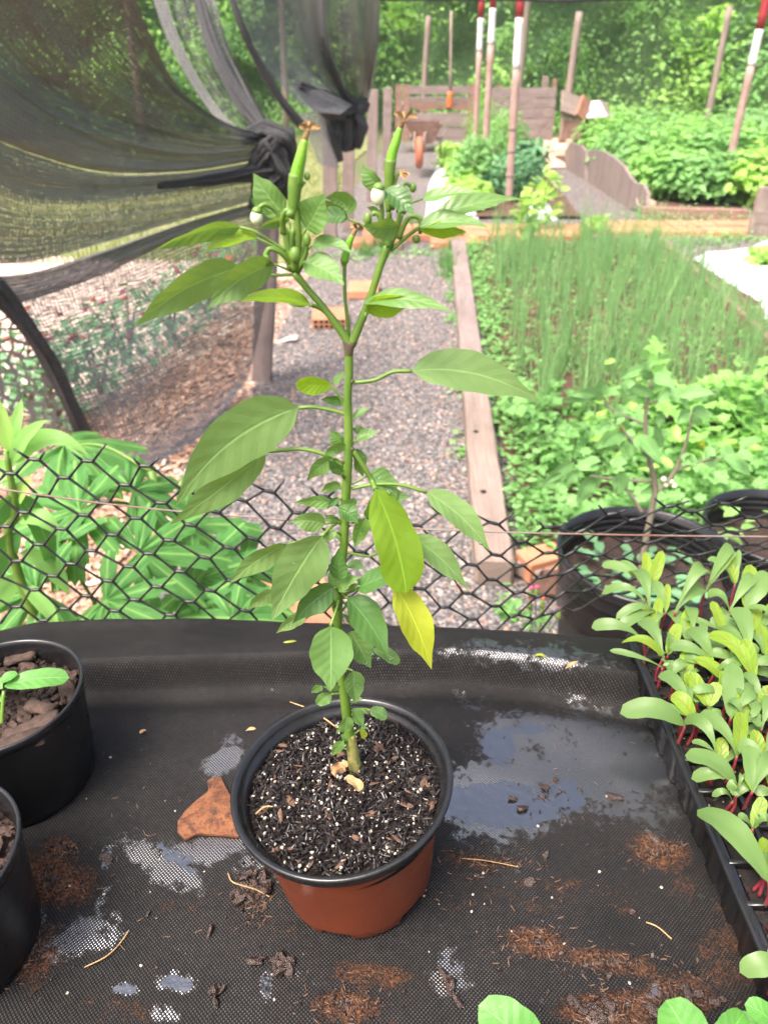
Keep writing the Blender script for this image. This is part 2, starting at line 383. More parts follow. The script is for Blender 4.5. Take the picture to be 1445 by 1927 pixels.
def fabric():
    nx, ny, nr = 420, 330, 26
    X = np.linspace(-.78, .95, nx); V = []; U = []; WET = []; POOL = []; DIRT = []
    ey = edge_y(X); T = np.linspace(0, 1, ny)
    XX = np.repeat(X[:, None], ny, 1); YY = .10 + (ey[:, None] - .10) * T[None]; ZZ = table_z(XX, YY)
    UU = YY + 0 * XX
    # roll over the edge
    rr = .016; ze = ZZ[:, -1]
    ax = np.linspace(0, 1, nr + 1)[1:]
    YR, ZR, UR = [], [], []
    for a in ax:
        if a < .45: th = a / .45 * math.pi * .56; YR.append(ey + rr * math.sin(th)); ZR.append(ze - rr * (1 - math.cos(th))); UR.append(ey + rr * th)
        else:
            d = (a - .45) / .55 * .20; YR.append(ey + rr * .98 - d * .10 + .006 * np.sin(X * 40) * d * 8); ZR.append(ze - rr * 1.18 - d); UR.append(ey + rr * 1.76 + d)
    YY = np.concatenate([YY, np.array(YR).T], 1); ZZ = np.concatenate([ZZ, np.array(ZR).T], 1); UU = np.concatenate([UU, np.array(UR).T], 1)
    XX = np.repeat(X[:, None], YY.shape[1], 1); m = YY.shape[1]
    P = np.stack([XX, YY, ZZ], -1).reshape(-1, 3); UV = np.stack([XX, UU], -1).reshape(-1, 2)
    i = np.arange(nx - 1)[:, None] * m + np.arange(m - 1)[None]; F = np.stack([i, i + m, i + m + 1, i + 1], -1).reshape(-1, 4)
    # pixel-space ellipses of the photo, placed on the cloth as real patches
    dz = P[:, 1] * math.cos(PITCH) - (P[:, 2] - HC) * math.sin(PITCH); up = P[:, 1] * math.sin(PITCH) + (P[:, 2] - HC) * math.cos(PITCH)
    pu = 722.5 + FPX * P[:, 0] / dz; pv = 963.5 - FPX * up / dz
    def field(L):
        f = np.zeros(len(P))
        for (u, v, a, b, rot, s) in L:
            c, q = math.cos(R(rot)), math.sin(R(rot)); du, dv = pu - u, pv - v
            r = np.sqrt(((du * c + dv * q) / a) ** 2 + ((-du * q + dv * c) / b) ** 2); f = np.maximum(f, s * np.clip(1.5 - r, 0, 1.0))
        return f
    wet = field([(1120, 1440, 190, 105, 0, 1), (930, 1500, 150, 80, 0, 1), (960, 1395, 80, 60, 40, .8), (1080, 1370, 150, 28, 4, .9), (890, 1320, 70, 22, 20, .5), (1020, 1235, 170, 26, 3, .75), (930, 1225, 60, 22, 20, .8),
                 (420, 1432, 50, 26, -35, .9), (440, 1400, 22, 30, 0, .6), (300, 1625, 75, 36, 30, .95), (400, 1595, 110, 26, -8, .95), (470, 1640, 40, 50, 0, .7), (170, 1760, 95, 42, -15, .75), (235, 1860, 30, 14, 0, .95),
                 (335, 1850, 36, 22, 10, .95), (200, 1615, 10, 22, 0, 1), (845, 1835, 36, 50, 0, .8), (1240, 1500, 60, 90, 10, .55), (500, 1855, 10, 36, 0, .8), (300, 1905, 40, 20, 0, .6), (1230, 1865, 20, 26, 0, .8), (1120, 1905, 40, 20, 0, .6),
                 (85, 1735, 50, 26, 20, .6), (560, 1830, 60, 16, 25, .5), (185, 1700, 60, 25, -50, .5)])
    pool = field([(930, 1515, 120, 42, 4, 1), (1060, 1500, 70, 36, 0, .7), (935, 1405, 40, 30, 50, .8), (1000, 1372, 70, 9, 0, .6), (235, 1860, 26, 11, 0, 1), (335, 1850, 30, 16, 10, 1), (200, 1615, 9, 20, 0, 1), (500, 1855, 8, 30, 0, .8), (330, 1610, 60, 16, 30, .55), (1230, 1865, 12, 20, 0, .9), (450, 1590, 40, 14, 0, .5)])
    dirt = field([(95, 1655, 95, 55, 10, 1), (115, 1592, 40, 22, 0, .9), (1240, 1605, 70, 34, 15, .95), (1290, 1670, 40, 40, 0, .55), (900, 1620, 90, 22, 5, .65), (1050, 1665, 80, 18, -4, .55), (1010, 1775, 70, 34, 10, .95), (1150, 1810, 120, 28, 12, .8),
                  (700, 1835, 90, 30, 5, .8), (650, 1895, 70, 36, 0, .95), (1150, 1900, 120, 40, 0, .95), (1280, 1880, 90, 60, 0, .8), (520, 1740, 60, 30, 20, .55), (340, 1700, 60, 24, 0, .5), (470, 1680, 60, 36, 0, .5), (1020, 1690, 340, 60, 3, .45),
                  (1370, 1800, 80, 130, 0, .6), (60, 1790, 70, 90, 0, .7), (200, 1900, 160, 40, 0, .5), (700, 1950, 500, 30, 0, .7), (720, 1230, 60, 10, 0, .35)])
    t = NT('weed_fabric'); uv = t.uv; c = .0031
    s1 = t.n('ShaderNodeVectorMath', {'operation': 'SCALE'}); t.set(s1.inputs[0], uv); s1.inputs['Scale'].default_value = 1 / c
    wob = t.n('ShaderNodeTexNoise', Vector=uv, Scale=9.0, Detail=2.0); ws = t.n('ShaderNodeVectorMath', {'operation': 'SCALE'}, i0=wob.outputs['Color']); ws.inputs['Scale'].default_value = 2.4
    base = t.n('ShaderNodeVectorMath', {'operation': 'ADD'}, i0=s1, i1=ws)
    def cell(off):
        a = t.n('ShaderNodeVectorMath', {'operation': 'ADD'}, i0=base); a.inputs[1].default_value = (off, off, 0)
        f = t.n('ShaderNodeVectorMath', {'operation': 'FRACTION'}, i0=a); g = t.n('ShaderNodeVectorMath', {'operation': 'SUBTRACT'}, i0=f); g.inputs[1].default_value = (.5, .5, 0)
        h = t.n('ShaderNodeVectorMath', {'operation': 'MULTIPLY'}, i0=g); h.inputs[1].default_value = (1, 1, 0)
        return t.n('ShaderNodeVectorMath', {'operation': 'LENGTH'}, i0=h).outputs['Value']
    d = t.math('MINIMUM', cell(0), cell(.5))
    dot = t.ramp(d, [(.10, 1.0), (.20, 0.0)])
    atw = t.n('ShaderNodeAttribute', {'attribute_name': 'wet'}).outputs['Fac']; atp = t.n('ShaderNodeAttribute', {'attribute_name': 'pool'}).outputs['Fac']; atd = t.n('ShaderNodeAttribute', {'attribute_name': 'dirt'}).outputs['Fac']
    n1 = t.noise(t.pos, 38, 5, .62); n2 = t.noise(t.pos, 75, 6, .7); n3 = t.noise(t.pos, 420, 4, .8); n4 = t.noise(t.pos, 140, 5, .7)
    wetm = t.ramp(t.math('ADD', t.math('MULTIPLY', atw, .8), t.math('ADD', t.math('MULTIPLY', t.math('SUBTRACT', n1, .5), 1.5), t.math('MULTIPLY', t.math('SUBTRACT', n4, .5), 1.3))), [(.36, 0.0), (.58, 1.0)])
    poolm = t.ramp(t.math('ADD', t.math('MULTIPLY', atp, .85), t.math('ADD', t.math('MULTIPLY', t.math('SUBTRACT', n1, .5), 1.3), t.math('MULTIPLY', t.math('SUBTRACT', n4, .5), 1.2))), [(.42, 0.0), (.52, 1.0)])
    dust = t.ramp(t.noise(t.pos, 22, 6, .75), [(.48, 0.0), (.8, .4)])
    dirtm = t.ramp(t.math('ADD', t.math('MULTIPLY', atd, .72), t.math('ADD', t.math('MULTIPLY', t.math('SUBTRACT', n2, .5), .9), t.math('MULTIPLY', t.math('SUBTRACT', n3, .5), .9))), [(.38, 0.0), (.72, 1.0)])
    dotv = t.math('MULTIPLY', dot, t.math('MULTIPLY', t.ramp(t.noise(t.pos, 160, 2), [(.3, .2), (.7, 1.0)]), t.ramp(t.noise(t.pos, 9, 4), [(.35, .35), (.65, 1.3)])))
    col = t.mix(t.math('MULTIPLY', dotv, t.math('SUBTRACT', 1.0, t.math('MULTIPLY', wetm, .85))), t.mix(t.noise(t.pos, 14, 4), (.0055, .0055, .006), (.012, .0115, .0115)), (.085, .078, .072))
    col = t.mix(t.math('MULTIPLY', dust, t.math('SUBTRACT', 1.0, wetm)), col, (.022, .018, .016))
    dcol = t.mix(t.ramp(n3, [(.4, 0.0), (.62, 1.0)]), (.022, .010, .006), (.15, .068, .036))
    col = t.mix(t.math('MULTIPLY', dirtm, t.math('SUBTRACT', 1.0, t.math('MULTIPLY', poolm, .8))), col, dcol)
    rough = t.n('ShaderNodeMix', {'data_type': 'FLOAT'}); t.set(rough.inputs[0], wetm); t.set(rough.inputs[2], .5); t.set(rough.inputs[3], .09)
    r2 = t.n('ShaderNodeMix', {'data_type': 'FLOAT'}); t.set(r2.inputs[0], poolm); t.set(r2.inputs[2], rough.outputs[0]); t.set(r2.inputs[3], .05)
    r3 = t.n('ShaderNodeMix', {'data_type': 'FLOAT'}); t.set(r3.inputs[0], t.math('MULTIPLY', dirtm, t.math('SUBTRACT', 1.0, poolm))); t.set(r3.inputs[2], r2.outputs[0]); t.set(r3.inputs[3], .75)
    h = t.math('ADD', t.ramp(d, [(.05, 1.0), (.45, 0.0)]), t.math('MULTIPLY', dirtm, t.math('MULTIPLY', n3, 2.5)))
    bs = t.math('MULTIPLY', t.math('SUBTRACT', 1.0, t.math('MULTIPLY', poolm, .97)), .8)
    b1 = t.n('ShaderNodeBump', Height=h, Strength=bs, Distance=.0006)
    b2 = t.n('ShaderNodeBump', Height=t.noise(t.pos, 110, 4), Strength=t.math('MULTIPLY', poolm, .45), Distance=.002); t.set(b2.inputs['Normal'], b1)
    p = t.n('ShaderNodeBsdfPrincipled', Base_Color=col, Roughness=r3.outputs[0], Normal=b2.outputs[0])
    sp = t.n('ShaderNodeMix', {'data_type': 'FLOAT'}); t.set(sp.inputs[0], t.math('MAXIMUM', t.math('MULTIPLY', wetm, t.ramp(t.math('ADD', d, t.math('MULTIPLY', t.noise(t.pos, 700, 2), .10)), [(.20, .2), (.38, 1.0)])), poolm)); t.set(sp.inputs[2], .15); t.set(sp.inputs[3], 1.0)
    t.set(p.inputs['Specular IOR Level'], sp.outputs[0]); t.set(p.inputs['IOR'], t.math('ADD', 1.45, t.math('MULTIPLY', t.math('MAXIMUM', poolm, wetm), .55)))
    t.done(p)
    b = empty('potting_bench', (0, .4, 0), 'wooden potting bench covered in black perforated weed fabric with wet patches', 'bench')
    fast_mesh('fabric_cover', P, F, t.m, b, True, UV, dict(wet=wet, pool=pool, dirt=dirt))
    wd = MATS.get('bench_wood') or wood_mat('bench_wood', (.22, .16, .12), (.30, .23, .18))
    for x in (-.7, .05, .85):
        for y in (.18, .60):
            mb = MB(); beam(mb, (x, y, 0), (x, y, .88), .07, .07, up=(0, 1, 0)); mb.build('leg', wd, b, False)
    mb = MB(); beam(mb, (-.74, .64, .90), (.9, .60, .90), .04, .07); mb.build('rail', wd, b, False)
    mb = MB(); beam(mb, (-.74, .16, .90), (.9, .16, .90), .04, .07); mb.build('rail', wd, b, False)
    for k, y in enumerate((.20, .33, .46, .58)):
        mb = MB(); beam(mb, (-.76, y, .943), (.93, y, .943), .11, .022); mb.build('board', wd, b, False)
fabric()
# =================================================================== POTS
TERRA = plain('terracotta_plastic', (.15, .032, .012), .42, (.11, .024, .010), 14, .12, .0008, bscale=60)
BLK = plain('black_plastic', (.006, .006, .0065), .34, (.010, .010, .0105), 30, .15, .0006, bscale=90)
BLKR = plain('black_rim_plastic', (.008, .008, .009), .22, (.014, .014, .015), 60, .3, .0008, bscale=110)
def soil_mat(name, a, b):
    t = NT(name); n1 = t.noise(t.pos, 160, 8, .75); n2 = t.noise(t.pos, 60, 5, .6)
    col = t.mix(t.ramp(n1, [(.4, 0.0), (.62, 1.0)]), a, b)
    return t.done(t.pr(Base_Color=col, Roughness=.8, Normal=t.bump(t.math('ADD', n1, n2), 1.0, .004)))
SOIL = soil_mat('potting_soil_dark', (.006, .004, .0035), (.028, .017, .013))
EARTH = soil_mat('brown_earth_mix', (.014, .008, .006), (.06, .031, .022))
PERL = plain('perlite_white', (.42, .38, .32), .75, (.30, .26, .21), 300, .4, .0006)
HUSK = plain('charred_husk', (.006, .006, .008), .34, (.022, .015, .012), 400)
CHIP = plain('bark_chip', (.06, .028, .016), .7, (.14, .075, .042), 200)
def disc(mb, c, M, r, amp, seed, n=26, seg=90, z=0):
    V = [(0, 0, z)]; F = []
    for k in range(1, n + 1):
        for j in range(seg):
            a = 2 * math.pi * j / seg; q = r * k / n; x, y = q * math.cos(a), q * math.sin(a)
            V.append((x, y, z + amp * (mnoise.noise(Vector((x * 60, y * 60, seed))) + .5 * mnoise.noise(Vector((x * 160, y * 160, seed)))) ))
    for j in range(seg): F.append((0, 1 + j, 1 + (j + 1) % seg))
    for k in range(n - 1):
        for j in range(seg): a = 1 + k * seg + j; b = 1 + k * seg + (j + 1) % seg; F.append((a, a + seg, b + seg, b))
    V = np.array(V) @ np.array(M).T + np.asarray(c); mb.add(V, F); return V
OCT = (np.array([(1, 0, 0), (0, 1, 0), (-1, 0, 0), (0, -1, 0), (0, 0, 1), (0, 0, -1), (.6, .6, .5), (-.6, .6, -.5)]) * 1.0, None)
ICO_V = np.array([(0, 0, 1), (.894, 0, .447), (.276, .851, .447), (-.724, .526, .447), (-.724, -.526, .447), (.276, -.851, .447), (.724, .526, -.447), (-.276, .851, -.447), (-.894, 0, -.447), (-.276, -.851, -.447), (.724, -.526, -.447), (0, 0, -1)])
ICO_F = [(0, 1, 2), (0, 2, 3), (0, 3, 4), (0, 4, 5), (0, 5, 1), (1, 6, 2), (2, 7, 3), (3, 8, 4), (4, 9, 5), (5, 10, 1), (6, 7, 2), (7, 8, 3), (8, 9, 4), (9, 10, 5), (10, 6, 1), (11, 7, 6), (11, 8, 7), (11, 9, 8), (11, 10, 9), (11, 6, 10)]
def bits(name, P, size, asp, mat, parent=None, jit=.4, flat=False, r=None, **kw):
    """scatter of small irregular lumps; asp=(x,y,z) proportions"""
    r = r or rng; P = np.asarray(P, float); n = len(P); x, y, z = randrot(n, .75 if flat else .0, r)
    s = size * (1 + r.uniform(-jit, jit, n)); TV = ICO_V * np.array(asp)
    TVn = TV[None] * (1 + r.uniform(-.28, .28, (n, 12, 1)))
    V = P[:, None] + s[:, None, None] * (TVn[..., 0:1] * x[:, None] + TVn[..., 1:2] * y[:, None] + TVn[..., 2:3] * z[:, None])
    F = (np.array(ICO_F)[None] + (np.arange(n) * 12)[:, None, None]).reshape(-1, 3)
    return fast_mesh(name, V.reshape(-1, 3), F, mat, parent, False, **kw)
def tiltM(lx, ly):
    z = nrm((lx, ly, 1)); x = nrm(np.array((1, 0, 0)) - z * z[0]); y = np.cross(z, x); return np.stack([x, y, z], 1)
def inpot(c, M, r, z, n, rmin=0):
    a = rng.uniform(0, 2 * math.pi, n); q = np.sqrt(rng.uniform(rmin ** 2, 1, n)) * r
    L = np.stack([q * np.cos(a), q * np.sin(a), np.full(n, z) + rng.uniform(-.001, .0015, n)], 1); return L @ M.T + np.asarray(c)
# ---- hero pot
C0 = np.array((-.0225, .389, TZ + .001)); M0 = tiltM(-.092, 0.0); H0 = .112; R0 = .0862
plant = empty('potted_pepper_plant', C0, 'tall pepper plant with one tall green stem in a terracotta pot with black rim', 'potted plant')
def notch(a, z):
    return 1
mb = MB()
prof = [(.058, .004), (.0612, .0), (.0628, .002), (.0640, .012), (.0648, .016), (.0700, .060), (.0768, H0 - .012), (.0768, H0 - .008)]
lathe(mb, C0, prof, 96, M0)
V = mb.V[0]; L = (V - C0) @ M0
for i in range(len(V)):
    a = math.degrees(math.atan2(L[i, 1], L[i, 0])) % 360; d = min(abs((a - b + 180) % 360 - 180) for b in (20, 80, 140, 200, 258, 318))
    if L[i, 2] < .006 and d < 11: L[i, 2] += .0055
    L[i, :2] *= 1 + .006 * math.sin(R(a) * 3 + 1) * (L[i, 2] / H0)
mb.V[0] = L @ M0.T + C0
pot = mb.build('pot', TERRA, plant)
mb = MB(); lathe(mb, C0, [(.0755, H0 - .012), (.0815, H0 - .0125), (.0832, H0 - .010), (.0850, H0 - .003), (.0863, H0 - .0008), (.0862, H0 + .0012), (.0845, H0 + .0020), (.0818, H0 + .0008), (.0800, H0 - .003), (.0792, H0 - .006), (.0770, H0 - .0075), (.0748, H0 - .012), (.0738, H0 - .030)], 96, M0, closed=True)
rim = mb.build('rim', BLKR, pot)
mb = MB(); disc(mb, C0, M0, .0752, .0028, 3.0, z=H0 - .016); soil = mb.build('soil', SOIL, plant)
q = inpot(C0, M0, .0735, H0 - .0125, 3400); bits('husk_flakes', q, .0024, (1.6, .32, .18), HUSK, soil, .6)['kind'] = 'stuff'
q = inpot(C0, M0, .0735, H0 - .0125, 500); bits('soil_crumbs', q, .0018, (1, .8, .6), SOIL, soil, .6)['kind'] = 'stuff'
q = inpot(C0, M0, .0735, H0 - .0115, 380); q = q + .012 * np.round(rng.normal(0, .35, q.shape)) * (1, 1, 0); q = q[np.linalg.norm((q - C0)[:, :2] + (.0103, 0), axis=1) < .072]; q2 = bits('perlite', q, .0009, (1, .9, .8), PERL, soil, .9); q2['kind'] = 'stuff'
q = inpot(C0, M0, .074, H0 - .0115, 45); bits('bark_flakes', q, .0032, (1.5, .5, .15), CHIP, soil, .6, True)['kind'] = 'stuff'
# =================================================================== PEPPER PLANT
YS = .41
def S(u, v, dy=0.0): return A(u, v, YS + dy)
def stalk(name, pts, wpx, mat, parent, seg=8, jit=0.0):
    P = [S(*p) for p in pts]; w = wpx if isinstance(wpx, (list, tuple)) else [wpx] * len(P)
    if len(w) == 2 and len(P) > 2: w = list(np.linspace(w[0], w[1], len(P)))
    r = [a / 2 / FPX * depth(p) for a, p in zip(w, P)]; mb = MB(); tube(mb, P, r, seg, max(6, (len(P) - 1) * 5), jit=jit); return mb.build(name, mat, parent)
stalk('stem', [(670, 1460), (668, 1440), (661, 1400), (652, 1340), (642, 1262), (637, 1200), (636, 1150), (641, 1095), (647, 1030), (650, 950), (654, 880), (656, 820), (654, 750), (657, 700), (655, 642)],
      [27, 24, 20, 19, 18, 17, 16, 15, 16, 18, 18, 17, 16, 16, 17], STEM, plant, 12, .03)
stalk('stem_base', [(670, 1462), (668, 1445), (664, 1415), (659, 1380)], [30, 26, 22, 19], STEMB, plant, 12, .06)
stalk('branch', [(657, 655), (648, 632), (610, 580), (580, 545), (553, 512)], [17, 17, 13, 13, 15], STEM, plant, 10)
stalk('branch', [(657, 655), (668, 632), (695, 565), (714, 505), (730, 462)], [17, 17, 15, 14, 17], STEM, plant, 10)
stalk('branch', [(656, 650, .004), (655, 615, .004), (649, 555, .006), (648, 490, .008)], [9, 8, 7, 8], STEM, plant, 8)
stalk('fork_joint', [(656, 668), (656, 652), (650, 636)], [17, 20, 15], STEMD, plant, 10)
stalk('fork_joint', [(656, 655), (663, 645), (667, 634)], [17, 18, 14], STEMD, plant, 10)
# nodes on the stem
for k, (u, v) in enumerate([(655, 772), (662, 718), (647, 868), (662, 845), (636, 1160), (641, 1115)]):
    mb = MB(); p = S(u, v, -.001); ball(mb, p, 4.5 / FPX * depth(p), asp=1.3, seg=8, rings=6); mb.build('node', STEMD, plant)
random.seed(3)
def petiole(pts, w=6, parent=plant): return stalk('petiole', pts, w, STEM, parent, 7)
_ln = [0]
def leaf(kind, b, tip, w, bul=0, roll=25, prof='ovate', pet=None, pw=6, fold=.26, wave=.15, curl=.0, twist=None, flip=False, parent=plant, name='leaf', lab=None, asym=0, Yb=YS, nv=16):
    """b, tip = (u, v, dy); bul px = how far the midrib bows to the upper side of the picture"""
    _ln[0] += 1; b = tuple(b) + (0,) * (3 - len(b)); tip = tuple(tip) + (0,) * (3 - len(tip))
    if twist is None: twist = random.uniform(-34, 34)
    du, dv = tip[0] - b[0], tip[1] - b[1]; L = math.hypot(du, dv) + 1e-6; px, py = dv / L, -du / L
    if py > 0: px, py = -px, -py
    if abs(py) < .15: px, py = 1, 0
    m = ((b[0] + tip[0]) / 2 + px * bul * 2, (b[1] + tip[1]) / 2 + py * bul * 2, (b[2] + tip[2]) / 2)
    P0, C, P1 = (A(q[0], q[1], Yb + q[2]) for q in (b, m, tip))
    mid = (P0 + P1) / 2; V0 = nrm(CAMP - mid); wm = w / FPX * depth(mid) / max(.4, math.cos(R(roll)))
    mb = MB(); blade(mb, P0, C, P1, wm, V0 if not flip else -V0, roll, prof, fold, wave, curl, 6, nv, _ln[0], twist=twist, asym=asym)
    o = mb.build(name, LM[kind], parent)
    if pet: petiole(pet + [b[:2] + (b[2],)], pw, parent)
    if lab: o['label'] = lab
    return o
# upper left cluster
leaf('g', (452, 428), (288, 474, -.02), 30, 12, 50, pet=[(540, 474), (500, 447), (475, 434)], fold=.35, twist=20)
leaf('y', (484, 448, .002), (384, 478, -.01), 30, 10, -45, pet=[(540, 478), (510, 460)], fold=.5, wave=.2)
leaf('p', (452, 503, .012), (252, 618, -.02), 62, 16, 30, pet=[(553, 517), (505, 517)], fold=.22)
leaf('p', (516, 497, -.004), (391, 582, -.03), 62, 12, 28, pet=[(553, 512)], pw=5)
leaf('g', (583, 572, -.004), (515, 560, .006), 26, 8, 30, fold=.5)
leaf('y', (583, 573, -.004), (446, 569, -.02), 28, 10, -40, pet=[(650, 634), (628, 605), (605, 582)], pw=8, fold=.5, wave=.12)
leaf('g', (537, 404, .008), (477, 325, .012), 56, -4, 24, pet=[(549, 450, .004), (545, 425, .006)])
leaf('d', (530, 420, .012), (466, 366, .014), 15, -3, 55)
leaf('g', (545, 413, -.004), (482, 433, -.01), 17, 5, 45, fold=.4)
leaf('g', (576, 430, .0), (612, 363, -.008), 62, -2, 22, pet=[(562, 470), (567, 450)], pw=5)
leaf('g', (655, 412, .012), (566, 381, .02), 34, 6, 35, pet=[(690, 425, .008)], pw=4)
leaf('d', (651, 408, .008), (590, 425, .006), 28, 8, -35)
leaf('g', (657, 405, .016), (612, 372, .02), 46, 12, 30)
leaf('g', (588, 462, .0), (664, 480, -.012), 24, 10, 48, pet=[(571, 498), (576, 475)], pw=4, fold=.4)
leaf('g', (573, 492, -.004), (648, 537, -.02), 50, 6, 26, pet=[(562, 506)], pw=4)
# upper right cluster
leaf('g', (718, 355, .006), (680, 310, .01), 34, -3, 26, pet=[(728, 395, .004)], pw=4)
leaf('d', (724, 358, -.008), (779, 404, -.016), 42, 4, 24, fold=.35)
leaf('g', (795, 374, .0), (903, 362, -.01), 21, 4, 50, pet=[(738, 440), (760, 392)], pw=4, fold=.3)
leaf('g', (816, 413, .004), (984, 375, .012), 34, 12, 42, fold=.3, twist=15)
leaf('g', (788, 428, -.004), (924, 431, -.012), 30, 12, 48, pet=[(735, 472), (762, 448)], pw=8, fold=.4)
leaf('y', (789, 430, -.003), (880, 438, -.004), 28, 3, -40, fold=.3)
leaf('g', (752, 424, -.01), (682, 424, -.014), 40, -4, 35, 'ovate', fold=.35)
leaf('d', (758, 404, .003), (764, 350, .0), 20, 2, 30)
leaf('g', (715, 402, .008), (690, 390, .01), 14, 2, 40)
leaf('y', (690, 588, -.002), (790, 566, -.008), 42, 10, -38, pet=[(661, 638), (676, 616)], pw=9, fold=.35, wave=.1)
leaf('g', (682, 569, -.004), (852, 588, -.018), 34, 15, 42, fold=.3, curl=.2)
# middle, big leaves
leaf('p', (775, 698, .0), (1016, 758, .01), 76, 24, 24, pet=[(666, 720), (705, 715), (738, 700)], pw=8, fold=.15, wave=.05)
leaf('p', (562, 767, .0), (332, 952, -.03), 104, 30, 22, pet=[(652, 780), (625, 772), (592, 766)], pw=8, fold=.16, wave=.05, lab='largest leaf of the plant, dull green and hanging to the left')
leaf('p', (500, 850, .012), (318, 988, -.01), 58, -4, 32, pet=[(648, 878), (612, 856), (570, 845), (530, 847)], pw=8, fold=.2)
leaf('y', (624, 726), (557, 720, -.006), 34, -2, 24, 'blunt', pet=[(652, 775), (640, 748)], pw=5, fold=.2)
leaf('g', (627, 722, .003), (649, 697, .003), 13, -1, 30)
leaf('d', (645, 758, .002), (603, 752, .0), 19, 3, 28)
leaf('g', (664, 788, .0), (697, 767), 13, 2, 45)
leaf('g', (670, 828, .0), (713, 813), 22, 3, 28, pet=[(660, 842)], pw=4)
leaf('g', (646, 836, .002), (623, 806, .003), 26, -2, 32)
leaf('g', (651, 838, -.002), (611, 860, -.004), 22, 5, 34)
leaf('g', (627, 862, -.002), (577, 905, -.006), 30, 4, 28, pet=[(647, 874), (636, 866)], pw=4)
leaf('g', (665, 846, .004), (683, 898, .004), 28, 2, 32)
# lime leaf with a neighbour's shade, and the yellow one under it
leaf('y', (706, 920, -.008), (764, 1116, -.028), 86, 8, 22, 'blunt', pet=[(663, 846), (686, 880), (700, 905)], pw=10, fold=.22, curl=.1, name='lime_leaf', lab='broad lime green leaf hanging in front right of the stem', nv=20)
leaf('w', (744, 1104, -.022), (812, 1260, -.034), 64, 6, 20, 'ovate', fold=.2, name='yellow_leaf', lab='pointed bright yellow leaf, lowest on the right', pet=[(733, 1078, -.02)], pw=4)
leaf('p', (802, 926, .0), (921, 1037, -.012), 52, 10, 24, pet=[(661, 920), (700, 912), (752, 912)], pw=7)
leaf('p', (774, 1010, .004), (881, 1112, -.006), 46, 8, 26, pet=[(655, 1040), (700, 1046), (740, 1018)], pw=5)
leaf('g', (694, 893, .004), (748, 940, .0), 44, 6, 25, pet=[(662, 912)], pw=4)
leaf('g', (697, 942, .002), (775, 934, .004), 36, 2, 28)
leaf('d', (672, 1108, -.012), (766, 1074, -.022), 42, 4, 24, pet=[(640, 1122)], pw=6)
leaf('g', (628, 948, -.004), (552, 946, -.008), 23, 4, 30, pet=[(650, 958)], pw=5)
leaf('g', (672, 948, -.006), (636, 955, -.008), 24, 3, 30)
leaf('d', (637, 958, -.008), (674, 986, -.012), 32, 4, 26)
leaf('g', (688, 974, -.004), (668, 1032, -.01), 30, 2, 26)
leaf('g', (700, 940, .0), (690, 980, .0), 18, 2, 40)
leaf('p', (612, 986, .002), (546, 982, .0), 40, 4, 26, pet=[(650, 975)], pw=4)
leaf('p', (606, 1008, -.012), (512, 1168, -.035), 88, 6, 22, pet=[(650, 975), (628, 988)], pw=6, fold=.15)
leaf('p', (540, 1024, .01), (432, 1098, .0), 42, 6, 30, pet=[(600, 1010, .005)], pw=4)
leaf('d', (639, 1092, -.012), (638, 1030, -.012), 34, 0, 22)
leaf('g', (640, 1020, .004), (652, 1000, .004), 24, 0, 40)
leaf('g', (636, 1108, -.008), (676, 1088, -.014), 30, 4, 28)
leaf('g', (617, 1080, .008), (640, 1110, .008), 22, 0, 40)
leaf('d', (630, 1104, -.010), (551, 1174, -.024), 48, 6, 24, pet=[(641, 1120)], pw=5)
leaf('p', (576, 1156, .004), (520, 1192, .0), 26, 3, 28)
leaf('p', (520, 1112, .01), (466, 1147, .01), 28, 3, 34)
leaf('g', (622, 1178, -.02), (622, 1302, -.046), 84, 0, 18, pet=[(638, 1130, -.006), (630, 1155, -.014)], pw=6, fold=.12, wave=.07)
leaf('d', (654, 1125, -.012), (730, 1236, -.03), 62, 6, 20, pet=[(642, 1115)], pw=5)
leaf('g', (660, 1188, -.004), (698, 1258, -.014), 52, 0, 22)
leaf('g', (702, 1222, -.008), (752, 1248, -.012), 24, 3, 20, 'round')
leaf('g', (700, 1192, .006), (640, 1152, .006), 18, 0, 40)
leaf('g', (664, 1262, -.008), (669, 1325, -.018), 38, 0, 18, pet=[(645, 1255)], pw=4)
leaf('g', (606, 1290, .0), (586, 1304, .0), 16, 1, 35)
leaf('g', (624, 1306, -.004), (597, 1326, -.008), 24, 2, 24, 'round', pet=[(645, 1305)], pw=4)
leaf('g', (654, 1348, -.012), (648, 1378, -.014), 27, 0, 18, 'round')
leaf('g', (664, 1334, -.010), (685, 1369, -.014), 24, 0, 22)
leaf('g', (696, 1336, -.006), (728, 1352, -.008), 23, 2, 20, 'round', pet=[(664, 1345), (680, 1334)], pw=4)
leaf('g', (646, 1394, -.006), (624, 1423, -.008), 20, 1, 25, pet=[(656, 1398)], pw=4)
leaf('g', (641, 1384, -.004), (655, 1396, -.004), 12, 1, 25)
leaf('w', (676, 1376, .0), (688, 1388, .0), 14, 1, 25, 'round')
for k in range(26):
    v = random.uniform(800, 1390); u = float(np.interp(v, [800, 950, 1100, 1262, 1400], [656, 650, 640, 642, 661])); sg = random.choice((-1, 1)); L = random.uniform(16, 40); a = R(random.uniform(-50, 50)); b_ = (u + sg * random.uniform(8, 18), v - random.uniform(4, 14), random.uniform(-.01, .01))
    leaf(random.choice('ggdp'), b_, (b_[0] + sg * L * math.cos(a), b_[1] + L * math.sin(a), b_[2] - .004), L * random.uniform(.42, .6), 3, random.uniform(15, 40), pet=[(u, v)], pw=4, name='shoot_leaf')
